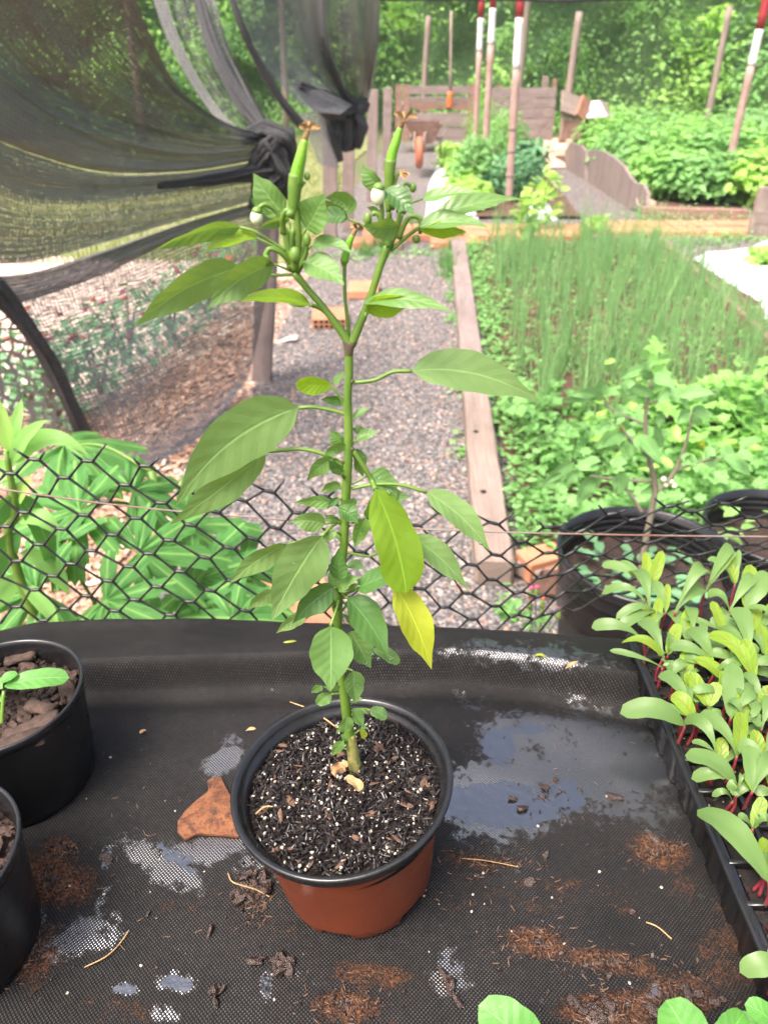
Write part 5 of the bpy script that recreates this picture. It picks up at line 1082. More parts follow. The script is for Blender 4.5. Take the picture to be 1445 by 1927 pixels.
mb = MB(); tube(mb, [A(849, 20, YC + .5), A(847, 178, YC + .3)], .028, 8, 5); mb.build('shaft', WP, sh)
mb = MB(); tube(mb, [A(847, 172, YC + .3), A(845, 206, YC + .3)], [.05, .06], 10, 5); mb.build('socket', plain('orange_paint', (.75, .16, .03), .5), sh)
wl = empty('board_wall', A(988, 262, 16.6) * (1, 1, 0), 'low wall of wide grey boards in the middle distance', 'wall')
vv_ = [165, 184, 203, 222, 242, 264]
for k in range(5): plank('board', 925 + (k % 2) * 2, vv_[k] + .6, 1046 - k * 1.5, vv_[k + 1] - .4, 16.6 + .003 * k, wl, WG, .035)
plank('post', 1020, 143, 1031, 170, 16.7, wl, WP, .08); plank('post', 930, 160, 938, 266, 16.72, wl, WB, .06); plank('post', 1034, 150, 1042, 264, 16.72, wl, WB, .06)
YB = 13.2
RUST = plain('rusty_steel', (.20, .11, .08), .7, (.32, .20, .16), 12, .5, .004); ORG_ = plain('orange_rubber', (.40, .13, .07), .7, (.30, .10, .06), 14)
wb = empty('wheelbarrow', A(800, 306, YB) * (1, 1, 0), 'rusty wheelbarrow with an orange front wheel facing us in front of the compost bin', 'wheelbarrow')
def q4(u0, u1, v, y): return [A(u0, v, y), A(u1, v, y), A(u1, v, y) + (0, .62, 0), A(u0, v, y) + (0, .62, 0)]
mb = MB(); loft(mb, [q4(764, 832, 236, YB), [p * .5 + q_ * .5 for p, q_ in zip(q4(764, 832, 236, YB), q4(784, 814, 271, YB + .1))], q4(784, 814, 271, YB + .1)]); loft(mb, [[p + (0, 0, .01) for p in q4(762, 834, 234, YB - .01)], q4(764, 832, 237, YB)]); mb.add(q4(784, 814, 271, YB + .1), [(0, 1, 2, 3)]); mb.build('tray', RUST, wb, False)
mb = MB(); c = A(789, 287, YB - .12); Mx = np.array([[0, 0, 1], [1, 0, 0], [0, 1, 0.]]); lathe(mb, c, [(.14, -.05), (.19, -.06), (.225, -.035), (.235, 0), (.225, .035), (.19, .06), (.14, .05)], 28, Mx, closed=True); whl = mb.build('wheel', ORG_, wb)
mb = MB(); lathe(mb, c, [(.02, -.05), (.14, -.03), (.14, .03), (.02, .05)], 20, Mx, closed=True); mb.build('hub', RUST, whl)
for s in (-1, 1):
    mb = MB(); tube(mb, [c + (s * .09, -.02, 0), A(790 + s * 10, 250, YB), A(800 + s * 26, 262, YB + .5), A(806 + s * 34, 246, YB + 1.1)], .018, 8, 14); mb.build('handle', WP, wb)
    mb = MB(); tube(mb, [A(806 + s * 22, 266, YB + .45), A(808 + s * 22, 303, YB + .5)], .018, 8, 4); mb.build('leg', RUST, wb)
bx_ = empty('wooden_box', A(1076, 262, 15.8) * (1, 1, 0), 'tall tan wooden box with a tilted lid right of the board wall', 'box')
plank('front_panel', 1056, 206, 1093, 224, 15.8, bx_, WP); plank('front_panel', 1057, 226, 1092, 262, 15.8, bx_, WB); mb = MB(); beam(mb, A(1095, 235, 15.85), A(1101, 232, 16.3), .04, .62); mb.build('side_panel', WB, bx_, False)
mb = MB(); beam(mb, A(1056, 190, 15.75), A(1094, 204, 15.9), .40, .05, up=(0, -.9, .6)); mb.build('lid', WP, bx_, False); mb = MB(); beam(mb, A(1090, 196, 15.8), A(1104, 212, 15.9), .40, .05, up=(0, -.9, .6)); mb.build('lid_flap', WR, bx_, False)
bx2 = empty('wooden_crate', A(1120, 240, 16.1) * (1, 1, 0), 'lower crate with a pale curled sheet on top right of the tall box', 'crate')
plank('front_panel', 1100, 214, 1140, 238, 16.1, bx2, WP); plank('front_panel', 1100, 238, 1140, 262, 16.1, bx2, WG); mb = MB(); beam(mb, A(1096, 208, 16.0), A(1134, 205, 16.1), .45, .03, up=(0, -.6, .9)); mb.build('lid', WHP, bx2, False); mb = MB(); beam(mb, A(1134, 205, 16.1), A(1146, 212, 16.2), .45, .03, up=(.3, -.6, .8)); mb.build('lid_flap', WP, bx2, False)
# white plastic mulch
PLAS = plain('white_plastic', (.70, .72, .78), .35, (.62, .65, .72), 3, .6, .03, bscale=5)
def psheet(outline, h, label, z0=.02):
    P = [G(u, v, z0) for u, v in outline]; P2 = []
    for k in range(len(P)):
        for t_ in np.linspace(0, 1, 7)[:-1]: P2.append(P[k] * (1 - t_) + P[(k + 1) % len(P)] * t_)
    c = np.mean(P2, 0); m = len(P2); V = [c + (0, 0, h)]; F = []; nr = 9
    for r_ in range(1, nr + 1):
        f = r_ / nr
        for p in P2: w = c + (p - c) * f; V.append(w + np.array((0, 0, h * (1 - f ** 3) + .02 * (1 - f) * math.sin(w[0] * 14 + w[1] * 9) + .012 * mnoise.noise(Vector(tuple(w * 5))))))
    for p in P2: V.append(p - (0, 0, z0 + .005))
    F += [(0, 1 + j, 1 + (j + 1) % m) for j in range(m)]
    for r_ in range(nr): F += [(1 + r_ * m + j, 1 + (r_ + 1) * m + j, 1 + (r_ + 1) * m + (j + 1) % m, 1 + r_ * m + (j + 1) % m) for j in range(m)]
    mb = MB(); mb.add(V, F); return tag(mb.build('plastic_sheet', PLAS), label, 'plastic sheet')
psheet([(800, 412), (806, 350), (822, 312), (836, 308), (850, 345), (900, 400), (900, 412)], .10, 'white plastic mulch sheet left of the lettuces')
psheet([(984, 414), (990, 385), (1010, 372), (1034, 384), (1048, 412)], .06, 'small white plastic sheet corner at the foot of the herb bed')
psheet([(1304, 486), (1330, 474), (1372, 470), (1410, 466), (1445, 450), (1620, 445), (1700, 760), (1460, 632), (1440, 612), (1428, 575), (1330, 512)], .05, 'large white plastic mulch sheet at the right edge')
# =================================================================== VEGETATION BEHIND THE FENCE
random.seed(41); rng = np.random.default_rng(41)
V1 = leaf_mat('foliage_bright', (.16, .34, .08), (.24, .45, .12), trans=.42, tcol=(.42, .75, .2), rough=.5)
V2 = leaf_mat('foliage_mid', (.15, .30, .11), (.23, .40, .16), trans=.42, tcol=(.42, .7, .25), rough=.5)
V3 = leaf_mat('foliage_lime', (.26, .46, .08), (.34, .52, .14), trans=.45, tcol=(.55, .85, .18), rough=.5)
V4 = leaf_mat('foliage_blue_green', (.09, .22, .10), (.15, .31, .15), trans=.3, tcol=(.22, .5, .2), rough=.45)
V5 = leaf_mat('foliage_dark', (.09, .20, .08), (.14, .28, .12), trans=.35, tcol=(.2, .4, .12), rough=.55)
V6 = leaf_mat('herb_green', (.11, .26, .07), (.18, .36, .11), trans=.35, tcol=(.32, .6, .18), rough=.5)
CH = leaf_mat('chive_green', (.15, .31, .12), (.30, .48, .20), trans=.4, tcol=(.45, .75, .35), rough=.45)
TOM = leaf_mat('tomato_leaf', (.13, .29, .09), (.18, .35, .12), under=(.19, .33, .12), spec=.2, trans=.3, tcol=(.25, .5, .15), veins=True, rough=.55)
LM['v1'] = V1; LM['v3'] = V3; LM['tm'] = TOM
GREYSTEM = plain('grey_brown_stem', (.16, .14, .10), .7, (.22, .18, .14), 40)
# ---- onions / chives: nobody could count the blades
def blades(name, P, hmin, hmax, w, mat, lean=.25, seg=5):
    n = len(P); h = rng.uniform(hmin, hmax, n); a = rng.uniform(0, 2 * np.pi, n); l = rng.uniform(0, lean, n) * h; b = rng.uniform(0, 2 * np.pi, n)
    V = np.zeros((n, seg + 1, 3, 3)); 
    for k in range(seg + 1):
        t = k / seg; c = P + np.stack([np.cos(a) * l * t ** 1.8, np.sin(a) * l * t ** 1.8, h * t * (1 - .08 * t)], 1); r = w * (1 - t ** 1.5) + .0004
        for j in range(3): an = b + j * 2.094; V[:, k, j] = c + np.stack([np.cos(an), np.sin(an), 0 * an], 1) * (r if np.isscalar(r) else r)
    F = []
    for k in range(seg):
        for j in range(3): F.append((k * 3 + j, k * 3 + (j + 1) % 3, (k + 1) * 3 + (j + 1) % 3, (k + 1) * 3 + j))
    F = (np.array(F)[None] + (np.arange(n) * (seg + 1) * 3)[:, None, None]).reshape(-1, 4)
    return fast_mesh(name, V.reshape(-1, 3), F, mat, None, True)
n_ = 390; cy_ = 3.3 + 4.35 * rng.uniform(0, 1, n_) ** 1.1; cl = .50 + (cy_ - 2) * .062 + .14; cr = np.interp(cy_, [3.3, 7.6], [2.36, 2.62]); cx = cl + (cr - cl) * rng.uniform(0, 1, n_)
ci = np.repeat(np.arange(n_), 5); P_ = np.stack([cx[ci] + rng.normal(0, .018, len(ci)), cy_[ci] + rng.normal(0, .018, len(ci)), np.full(len(ci), .03)], 1)
tag(blades('onion_greens', P_, .24, .58, .0036, CH, .34), 'tall thin blue green onion leaves growing in the long bed', 'onion plants', kind='stuff')
def area(n, y0, y1, xl, xr, z0, z1, pw=1.0):
    y = rng.uniform(y0, y1, n); x0 = np.interp(y, [y0, y1], xl); x1 = np.interp(y, [y0, y1], xr); x = x0 + (x1 - x0) * rng.uniform(0, 1, n)
    return np.stack([x, y, z0 + (z1 - z0) * rng.uniform(0, 1, n) ** pw], 1)
def lumps(P, amp, s, seed=0):
    P = P.copy(); P[:, 2] = .03 + (P[:, 2] - .03) * np.clip(.75 + amp * nz(P[:, 0], P[:, 1], s, seed), .1, 2); return P
tag(cloud('low_weeds', lumps(area(7500, 3.0, 7.7, (.50, .80), (2.6, 2.75), .03, .11), 1.2, 4), .032, T_OV, V6, upb=.5), 'low weeds between the onion leaves', 'weeds', kind='stuff')
tag(cloud('parsley_patch', lumps(area(3800, 2.35, 3.55, (.62, .60), (2.7, 2.7), .03, .22, .7), 1.8, 4.5, 3), .058, T_LB, V6, upb=.45, jit=.65), 'lobed bright green herb leaves filling the near end of the bed', 'parsley', kind='stuff')
tag(cloud('parsley_patch', lumps(area(1500, 2.5, 3.35, (1.2, 1.2), (2.7, 2.7), .08, .28, .7), 1.8, 3.6, 5), .07, T_LB, V1, upb=.45, jit=.6), 'taller lobed leaves at the right of the near bed', 'parsley', kind='stuff')
tag(cloud('parsley_patch', lumps(area(350, 2.5, 3.4, (.9, .9), (2.6, 2.6), .05, .26, .7), 2.2, 3.0, 9), .06, T_OV, V3, upb=.45, jit=.6), 'lime green young leaves mixed into the herb bed', 'herb', kind='stuff')
tag(cloud('edge_weeds', np.stack([(lambda y: .46 + (y - 2) * .062 + rng.uniform(0, .20, 1500) * (1 + .5 * np.sin(y * 5)))(ey_ := rng.uniform(2.3, 7.6, 1500)), ey_, rng.uniform(.03, .14, 1500)], 1), .036, T_OV, V6, upb=.5), 'weeds growing against the bed side of the timber', 'weeds', kind='stuff')
tag(cloud('seedling_weeds', area(1500, 2.12, 3.0, (.47, .53), (1.6, 1.4), .03, .12), .034, T_OV, V6, upb=.7), 'small weeds on the bare soil beside the timber', 'weeds', kind='stuff')
tag(cloud('edge_weeds', np.concatenate([np.array([.30 + (y - 2) * .062, y, .01]) + rng.normal(0, (.03, .08, .015), (60, 3)) for y in (3.1, 3.9, 4.4, 5.2, 5.8, 6.3, 6.8, 7.3)]), .035, T_OV, V6, upb=.5), 'weeds growing along the left side of the timber', 'weeds', kind='stuff')
tag(cloud('edge_weeds', np.concatenate([np.array([-.3 + k * .35, 7.2 + .2 * math.sin(k), .02]) + rng.normal(0, (.10, .10, .02), (90, 3)) for k in range(4)] + [np.array([2.5 + k * .28, 7.9 + .15 * math.sin(k * 2), .03]) + rng.normal(0, (.14, .10, .03), (130, 3)) for k in range(7)] + [np.array([3.0 + k * .2, 9.1, .05]) + rng.normal(0, (.1, .15, .05), (120, 3)) for k in range(7)]), .04, T_OV, V2, upb=.5), 'weeds around the brick rows', 'weeds', kind='stuff')
tag(blades('grass_tufts', np.concatenate([np.array([G(u, v)[0], G(u, v)[1], 0]) + rng.normal(0, (.05, .05, 0), (60, 3)) for u, v in [(690, 480), (720, 470), (850, 470), (840, 500), (845, 520), (850, 455), (990, 440), (1010, 430), (700, 440), (560, 480), (570, 430), (780, 430)]]), .05, .22, .004, V6, .6), 'tufts of grass by the brick row', 'grass', kind='stuff')
gp = np.stack([rng.uniform(-12, -.6, 16000), 7 + 15 * rng.uniform(0, 1, 16000) ** 1.3, np.zeros(16000)], 1); tag(blades('lawn_grass', gp, .03, .11, .010, leaf_mat('lawn_blade', (.16, .24, .05), (.30, .34, .12), trans=.3), .8, 2), 'yellowish green grass beyond the shade net', 'grass', kind='stuff')
# leafy weeds standing at the far end of the onion bed
def leafy(base_px, zs, y, n, L, mat, label, h, name='leafy_weed', cat='plant', spread=.1, tm=T_OV, wide=None):
    b = G(*base_px); o = empty(name, b, label, cat); mb = MB(); tube(mb, [b, b + (.01, 0, h * .5), b + (.0, 0, h)], [.008, .006, .003], 6, 8); mb.build('stem', STEM, o)
    P = b + np.stack([rng.normal(0, spread, n), rng.normal(0, spread, n), rng.uniform(.25, 1, n) * h], 1); cloud('foliage', P, L, tm, mat, o, upb=.4); return o
leafy((985, 468), 0, 7.6, 60, .12, V3, 'bright leafy weed rising at the far end of the onion bed, left one', .50, spread=.05)
leafy((1112, 455), 0, 7.9, 34, .13, V3, 'bright leafy weed rising at the far end of the onion bed, right one', .26, spread=.06)
leafy((1022, 440), 0, 8.3, 70, .12, V3, 'upright light green weed in front of the small plastic sheet', .62, spread=.07)
# ---- herb / tomato bushes in the middle bed
def bush(u, v, hz, rad, n, L, mat, label, tm=T_OV, name='bush', cat='bush', flat=.9, upb=.4):
    b = G(u, v, .04); o = empty(name, b, label, cat)
    for k in range(5):
        a = random.uniform(0, 6.28); mb = MB(); tube(mb, [b, b + (math.cos(a) * rad * .3, math.sin(a) * rad * .3, hz * .5), b + (math.cos(a) * rad * .6, math.sin(a) * rad * .6, hz * .85)], [.012, .009, .004], 5, 7); mb.build('stem', GREYSTEM, o)
    d = rng.normal(size=(n, 3)); d /= np.linalg.norm(d, axis=1)[:, None]; r = rng.uniform(.35, 1, n) ** .6
    lump = 1 + .35 * nz(d[:, 0] + u, d[:, 1] + v, 2.6, d[0, 0]); P = b + np.stack([d[:, 0] * r * rad * lump, d[:, 1] * r * rad * lump, hz * (.52 + .5 * d[:, 2] * r * lump)], 1)
    P[:, 2] = np.maximum(P[:, 2], .05); cloud('foliage', P, L, tm, mat, o, upb=upb, out=d, outw=.35); return o
bush(925, 330, .95, .40, 1500, .07, V1, 'tallest feathery green bush behind the lettuces, left of the tallest pole', T_NR)
bush(900, 365, .72, .42, 1300, .07, V6, 'feathery bush at the near end of the herb bed', T_LB)
bush(962, 372, .55, .38, 1000, .07, V4, 'blue green bush around the foot of the tallest pole', T_LB)
bush(905, 285, .95, .40, 1100, .08, V1, 'feathery bush at the far end of the herb bed', T_NR)
bush(950, 300, .80, .38, 900, .08, V6, 'middle bush of the herb bed behind the tallest pole', T_LB)
bush(985, 330, .50, .32, 420, .15, V4, 'broad leaved dark green plant right of the tallest pole', T_OV)
for k, (u, v, s) in enumerate([(846, 300, .30), (850, 322, .30), (862, 345, .32), (872, 370, .34), (885, 392, .34)]):
    bush(u, v, s, s * .8, 260, .11, V3, 'lettuce by the white plastic sheet, ' + ['farthest', 'fourth from the front', 'third from the front', 'second from the front', 'nearest'][k] + ' of the row', T_OV, 'lettuce', 'lettuce', upb=.55)
bush(1440, 500, .16, .16, 160, .09, V3, 'small lime lettuce on the large white plastic sheet', T_OV, 'lettuce', 'lettuce', upb=.5)
# ---- bean bed
k_ = 0
for (u, v, h, r, L, m) in [(1150, 300, .75, .7, .13, V1), (1210, 300, .8, .8, .13, V6), (1290, 300, .8, .8, .13, V1), (1370, 300, .8, .8, .13, V2), (1180, 335, .70, .65, .12, V6), (1250, 335, .78, .75, .12, V1), (1330, 340, .75, .75, .12, V6), (1400, 345, .8, .7, .12, V1), (1240, 370, .62, .5, .11, V1), (1300, 378, .58, .5, .11, V6), (1360, 378, .62, .5, .11, V2), (1420, 385, .65, .5, .13, V3), (1120, 290, .6, .5, .13, V6), (1450, 300, .9, .8, .13, V2), (1500, 360, .8, .7, .13, V1)]:
    nm = ['left rear', 'rear, second from the left', 'rear centre', 'rear right', 'left of the middle', 'centre', 'right of the centre', 'right middle', 'near left, by the wavy board', 'near middle, above the front board', 'near right', 'near the thick weathered post', 'far left, beyond the boards', 'far right', 'right edge'][k_]
    bush(u, v, h, r, 900, L, m, f'leafy bean plant in the right bed, {nm}', T_OV, 'bean_plant', 'bean plant', upb=.6); k_ += 1
for u, v in [(1382, 256), (1384, 296), (1346, 388), (1320, 336)]:
    mb = MB(); ball(mb, A(u, v, 10.5 if v > 300 else 12.5), .04, seg=8, rings=6, jit=.2); tag(mb.build('red_flower', plain('red_petals_%d' % u, (.55, .04, .08), .6)), 'small red flower above the bean leaves ' + {256: 'near the leaning pole', 296: 'left of the thick post', 388: 'by the front board', 336: 'in the middle'}[v], 'flower')
# ---- woodland wall behind everything
def wall_x(t):  # hedge line, left to right
    pts = [(-16, 6), (-13, 14), (-9, 20), (-3, 22.5), (2, 22), (8, 21), (13, 20), (18, 15)]
    return catmull([np.array((a, b, 0)) for a, b in pts], 200)[int(t * 199)]
C_, RAD = [], []
for k in range(620):
    t = random.random(); p = wall_x(t) + np.array((random.gauss(0, .5), random.gauss(0, .5), 0)); z = random.uniform(.1, 6.0); back = .9 * (1 - abs(z - 2.5) / 4) * -1
    dirc = nrm(-p + np.array((0, 0, 0))); p = p - dirc * (z * .25) + dirc * random.uniform(-.2, .5); C_.append((p[0], p[1], z)); RAD.append(random.uniform(.35, .95))
C_ = np.array(C_); RAD = np.array(RAD)
HV = [leaf_mat('vine_leaf_%s' % n_, a_, b_, trans=.45, tcol=c_, rough=.55, spec=.25) for n_, a_, b_, c_ in (('bright', (.22, .42, .10), (.32, .52, .15), (.5, .8, .2)), ('mid', (.17, .34, .11), (.26, .45, .16), (.45, .7, .25)), ('fresh', (.20, .40, .13), (.30, .50, .18), (.5, .75, .25)))]
def hedge_part(sel, per, L, mat, tm, lab):
    c = C_[sel]; r = RAD[sel]; n = len(c) * per; i = np.repeat(np.arange(len(c)), per); d = rng.normal(size=(n, 3)); d /= np.linalg.norm(d, axis=1)[:, None]
    P = c[i] + d * (r[i] * rng.uniform(.6, 1.05, n))[:, None] * (1, 1, .8); P[:, 2] = np.maximum(P[:, 2], .05)
    tag(cloud('woodland_foliage', P, L, tm, mat, upb=.35, out=d, outw=.4), lab, 'woodland', kind='stuff')
idx = np.arange(620)
hedge_part(idx % 4 == 0, 120, .16, HV[0], T_OV, 'bright green vines and shrubs of the wood behind the garden')
hedge_part(idx % 4 == 1, 130, .13, HV[1], T_OV, 'mid green shrubs of the wood behind the garden')
hedge_part(idx % 4 == 2, 130, .12, HV[2], T_OV, 'fresh green shrubs of the wood behind the garden')
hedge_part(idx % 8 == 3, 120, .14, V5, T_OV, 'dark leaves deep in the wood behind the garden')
hedge_part(idx % 8 == 7, 110, .18, V3, T_OV, 'lime vine leaves on the edge of the wood')
NW = 160; HH = np.linspace(0, 7.5, 40); Wp = np.array([wall_x(k / (NW - 1)) for k in range(NW)]); V = np.zeros((NW, 40, 3))
for k in range(NW):
    dd = nrm(Wp[k]); 
    for j, z in enumerate(HH):
        q = Wp[k] + dd * (.9 + z * .28 + .6 * mnoise.noise(Vector((k * .22, z * .9, 3))) + .3 * mnoise.noise(Vector((k * .7, z * 2.2, 9)))); V[k, j] = (q[0], q[1], z)
ii = np.arange(NW - 1)[:, None] * 40 + np.arange(39)[None]
tn = NT('deep_shade_foliage'); vn = tn.noise(tn.pos, 9, 8, .8)  # backing sheet closes sky gaps; shade inside the wood is put into its colour
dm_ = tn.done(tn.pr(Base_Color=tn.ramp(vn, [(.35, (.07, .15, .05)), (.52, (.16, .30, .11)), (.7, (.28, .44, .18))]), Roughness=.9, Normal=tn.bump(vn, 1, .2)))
tag(fast_mesh('woodland_depth', V.reshape(-1, 3), np.stack([ii, ii + 40, ii + 41, ii + 1], -1).reshape(-1, 4), dm_), 'backing sheet with the shade inside the wood put into its greens', 'woodland', kind='stuff')
bush(1190, 222, 2.6, 1.5, 2600, .13, V2, 'large rounded dark shrub behind the crates at the edge of the wood', name='shrub', cat='shrub')
bush(1130, 232, 1.9, .9, 1200, .12, V5, 'dark low shrub right behind the wooden box', name='shrub', cat='shrub')
bush(1445, 262, 1.9, 1.1, 1500, .13, V6, 'big light green shrub at the right edge beyond the bean bed', name='shrub', cat='shrub')
bush(1300, 232, 2.0, .9, 500, .12, leaf_mat('dry_foliage', (.35, .22, .10), (.42, .30, .14), trans=.3), 'brownish dry shrub between the two pale posts', T_NR, name='shrub', cat='shrub')
for k, (x, y, h) in enumerate([(-5.5, 19, 6.5), (-2.4, 20.5, 7), (-8.5, 16, 6.5), (-11, 12.5, 6), (3.2, 20.5, 7)]):
    o = empty('woodland_tree', (x, y, 0), ['slim tree of the wood seen through the middle of the net', 'slim tree of the wood behind the net strips', 'slim tree of the wood behind the left of the net', 'slim tree of the wood at the far left behind the net', 'slim tree of the wood above the board wall'][k], 'tree')
    mb = MB(); tube(mb, [(x, y, 0), (x + .1, y, h * .5), (x + .3, y, h)], [.09, .07, .03], 8, 12, jit=.05); mb.build('trunk', GREYSTEM, o)
    d = rng.normal(size=(1500, 3)); d /= np.linalg.norm(d, axis=1)[:, None]; P = np.array((x + .2, y, h * .8)) + d * rng.uniform(.4, 1, (1500, 1)) * (1.5, 1.2, h * .35); cloud('crown', P, .16, T_OV, V2 if k % 2 else V5, o, out=d, outw=.3)
# ---- flowers behind the net at left
def zinnia(u, v, h, rad, n, nf, label):
    o = bush(u, v, h, rad, n, .05, V4, label, T_OV, 'flower_bush', 'flower bush'); b = G(u, v)
    for k in range(nf):
        a, r_ = random.uniform(0, 6.28), rad * random.uniform(.2, 1.1); c = b + np.array((math.cos(a) * r_, math.sin(a) * r_, h * random.uniform(.7, 1.15))); mb = MB(); ball(mb, c, .018, asp=.6, seg=8, rings=5, jit=.2); mb.build('flower_head', ZC[k % 3], o)
ZC = [plain('pink_petals', (.45, .06, .16), .6), plain('red_orange_petals', (.60, .10, .04), .6), plain('wine_petals', (.28, .03, .08), .6)]
for k, (u, v, h, r_) in enumerate([(245, 690, .45, .28), (330, 640, .42, .28), (390, 590, .40, .3), (190, 740, .42, .25), (60, 770, .45, .26), (440, 540, .4, .3), (110, 790, .35, .25)]):
    zinnia(u, v, h, r_, 260, 9, 'bush with pink and red flowers behind the net, ' + ['middle one', 'right of the middle', 'second from the wooden post', 'just inside the rolled net edge', 'left of the rolled net edge', 'nearest the wooden post', 'by the foot of the rolled edge'][k])
# ---- tassel flowers by the fence
o = empty('tassel_flower', G(1020, 1195), 'thin stemmed plant with small red tassel flower heads behind the fence', 'flower')
for u, v, s in [(999, 1106, 8), (1010, 1104, 8), (998, 1126, 9), (1022, 1125, 7), (1021, 1140, 7), (1053, 1146, 8)]:
    p = A(u, v, 1.55); mb = MB(); ball(mb, p, s / FPX * depth(p) * .62, asp=.7, seg=9, rings=6, jit=.1); f_ = mb.build('flower_head', ZC[0] if s > 7 else ZC[1], o); mb = MB(); tube(mb, [p - (0, 0, .006), p - (0, 0, .03)], [.0035, .007], 8, 4); tube(mb, [p - (0, 0, .03), G(1012 + (u - 1020) * .5, 1195)], .0018, 5, 8); mb.build('flower_stalk', STEM, o)
cloud('foliage', np.array([A(960, 1140, 1.6)] * 26 + [A(1010, 1175, 1.6)] * 12) + rng.normal(0, .02, (38, 3)), .035, T_OV, V6, o, upb=.6)
# =================================================================== LARGE BLACK PLANTERS
def planter(c, rt, h, label):
    o = empty('planter_pot', c, label, 'planter'); mb = MB()
    lathe(mb, c, [(rt * .80, 0), (rt * .82, .02), (rt * .93, h * .8), (rt * .95, h * .83), (rt * .95, h - .03)], 80); mb.build('pot_wall', BLK, o)
    mb = MB(); pr_ = [(rt * .95, h - .032), (rt * .99, h - .028), (rt, h - .01), (rt, h), (rt * .985, h + .004), (rt * .95, h)]
    for k in range(4): pr_ += [(rt * .945, h - .012 - k * .022), (rt * .925, h - .016 - k * .022), (rt * .925, h - .028 - k * .022), (rt * .942, h - .032 - k * .022)]
    pr_ += [(rt * .90, h * .55), (rt * .93, h * .55)]
    lathe(mb, c, pr_, 80, closed=True); mb.build('rim', BLKR, o)
    mb = MB(); disc(mb, c, np.eye(3), rt * .925, .012, 2.0, z=h - .10); mb.build('soil', EARTH, o); return o
cA = np.array((.725, 1.70, 0)); planter(cA, .245, .40, 'large black planter with ribbed inner rim holding the tomato plant'); cB = np.array((1.20, 1.90, 0)); planter(cB, .225, .36, 'large black planter cut off by the right edge beyond the tomato planter')
tp = empty('tomato_plant', cA + (0, 0, .30), 'spindly tomato plant with grey stems and yellow flowers in the large planter', 'tomato plant')
YT = 1.70
for pts, w in [([(1200, 1110), (1214, 1020), (1228, 950), (1232, 912), (1218, 850), (1214, 790), (1224, 715)], [12, 12, 12, 11, 9, 8, 5]), ([(1230, 930), (1262, 898), (1285, 850), (1305, 770)], [9, 8, 7, 4]), ([(1208, 965), (1185, 930), (1160, 905)], [8, 6, 4]), ([(1218, 860), (1180, 820), (1160, 790)], [6, 5, 3]), ([(1230, 905), (1170, 903), (1110, 895)], [6, 5, 3]), ([(1215, 800), (1150, 770), (1135, 745)], [5, 4, 3]), ([(1222, 760), (1270, 740), (1300, 735)], [5, 4, 3]), ([(1270, 885), (1320, 868), (1360, 862)], [6, 5, 3])]:
    mb = MB(); P = [A(u, v, YT) for u, v in pts]; tube(mb, P, [a / 2 / FPX * depth(p) for a, p in zip(w, P)], 7, len(P) * 5, jit=.05); mb.build('stem', GREYSTEM, tp)
TL = [((1060, 895), (1018, 920), 26), ((1090, 890), (1062, 915), 26), ((1120, 900), (1092, 940), 36), ((1150, 905), (1180, 922), 34), ((1100, 880), (1130, 868), 24), ((1150, 880), (1180, 872), 26), ((1165, 818), (1122, 845), 32), ((1180, 820), (1185, 860), 30), ((1190, 830), (1225, 855), 30), ((1150, 800), (1130, 815), 22), ((1128, 742), (1128, 712), 26), ((1120, 744), (1073, 745), 22), ((1140, 745), (1165, 742), 14), ((1175, 745), (1195, 720), 26), ((1160, 790), (1180, 772), 30), ((1215, 740), (1180, 750), 24),
      ((1225, 715), (1200, 702), 24), ((1230, 712), (1262, 720), 26), ((1250, 740), (1290, 760), 28), ((1290, 735), (1330, 755), 26), ((1262, 735), (1240, 760), 24), ((1300, 772), (1335, 790), 26), ((1300, 775), (1275, 800), 24), ((1320, 868), (1350, 882), 26), ((1360, 862), (1410, 895), 30), ((1340, 864), (1352, 840), 22), ((1375, 870), (1400, 862), 20), ((1250, 900), (1235, 935), 22), ((1280, 860), (1310, 880), 24), ((1240, 830), (1262, 815), 20), ((1215, 700), (1232, 682), 20), ((1250, 780), (1240, 805), 20)]
TL = TL + [((b[0] + random.randint(-16, 16), b[1] + random.randint(-22, 14)), (t_[0] + random.randint(-34, 34), t_[1] + random.randint(-24, 24)), w_) for b, t_, w_ in TL for _ in range(1)]
for b_, t_, w_ in TL:
    dy = random.uniform(-.04, .04); leaf('tm', b_ + (dy,), t_ + (dy - .02,), w_ * .85, 5, random.uniform(10, 40), 'lance', fold=.25, wave=.12, parent=tp, Yb=YT, nv=10, name='leaflet')
for u, v in [(1212, 762), (1318, 828), (1322, 836), (1168, 800)]:
    mb = MB(); p = A(u, v, YT); [blade(mb, p, p + (.005 * math.cos(k), 0, -.006), p + (.014 * math.cos(k * 1.3), .01 * math.sin(k * 2), -.016), .007, (0, -1, .2), k * 20, 'lance', .2, .1, 0, 2, 4, k) for k in range(5)]; mb.build('yellow_flower', MATS['pepper_leaf_yellow'], tp)
for u, v in [(1252, 912), (1262, 906), (1268, 914), (1248, 902)]:
    mb = MB(); ball(mb, A(u, v, YT), .008, seg=8, rings=6); mb.build('small_tomato', BUDM, tp)
for cc_, nm, nn in ((cA, 'round leaved weeds growing low in the tomato planter', 60), (cB, 'small weeds in the right hand planter', 26)):
    a = rng.uniform(0, 6.28, nn); r_ = .19 * np.sqrt(rng.uniform(.1, 1, nn)); P = cc_ + np.stack([r_ * np.cos(a), r_ * np.sin(a), .30 + rng.uniform(0, .05, nn)], 1); tag(cloud('pot_weeds', P, .055, T_OV, V4 if nn > 30 else V1, upb=.75), nm, 'weeds', kind='stuff')
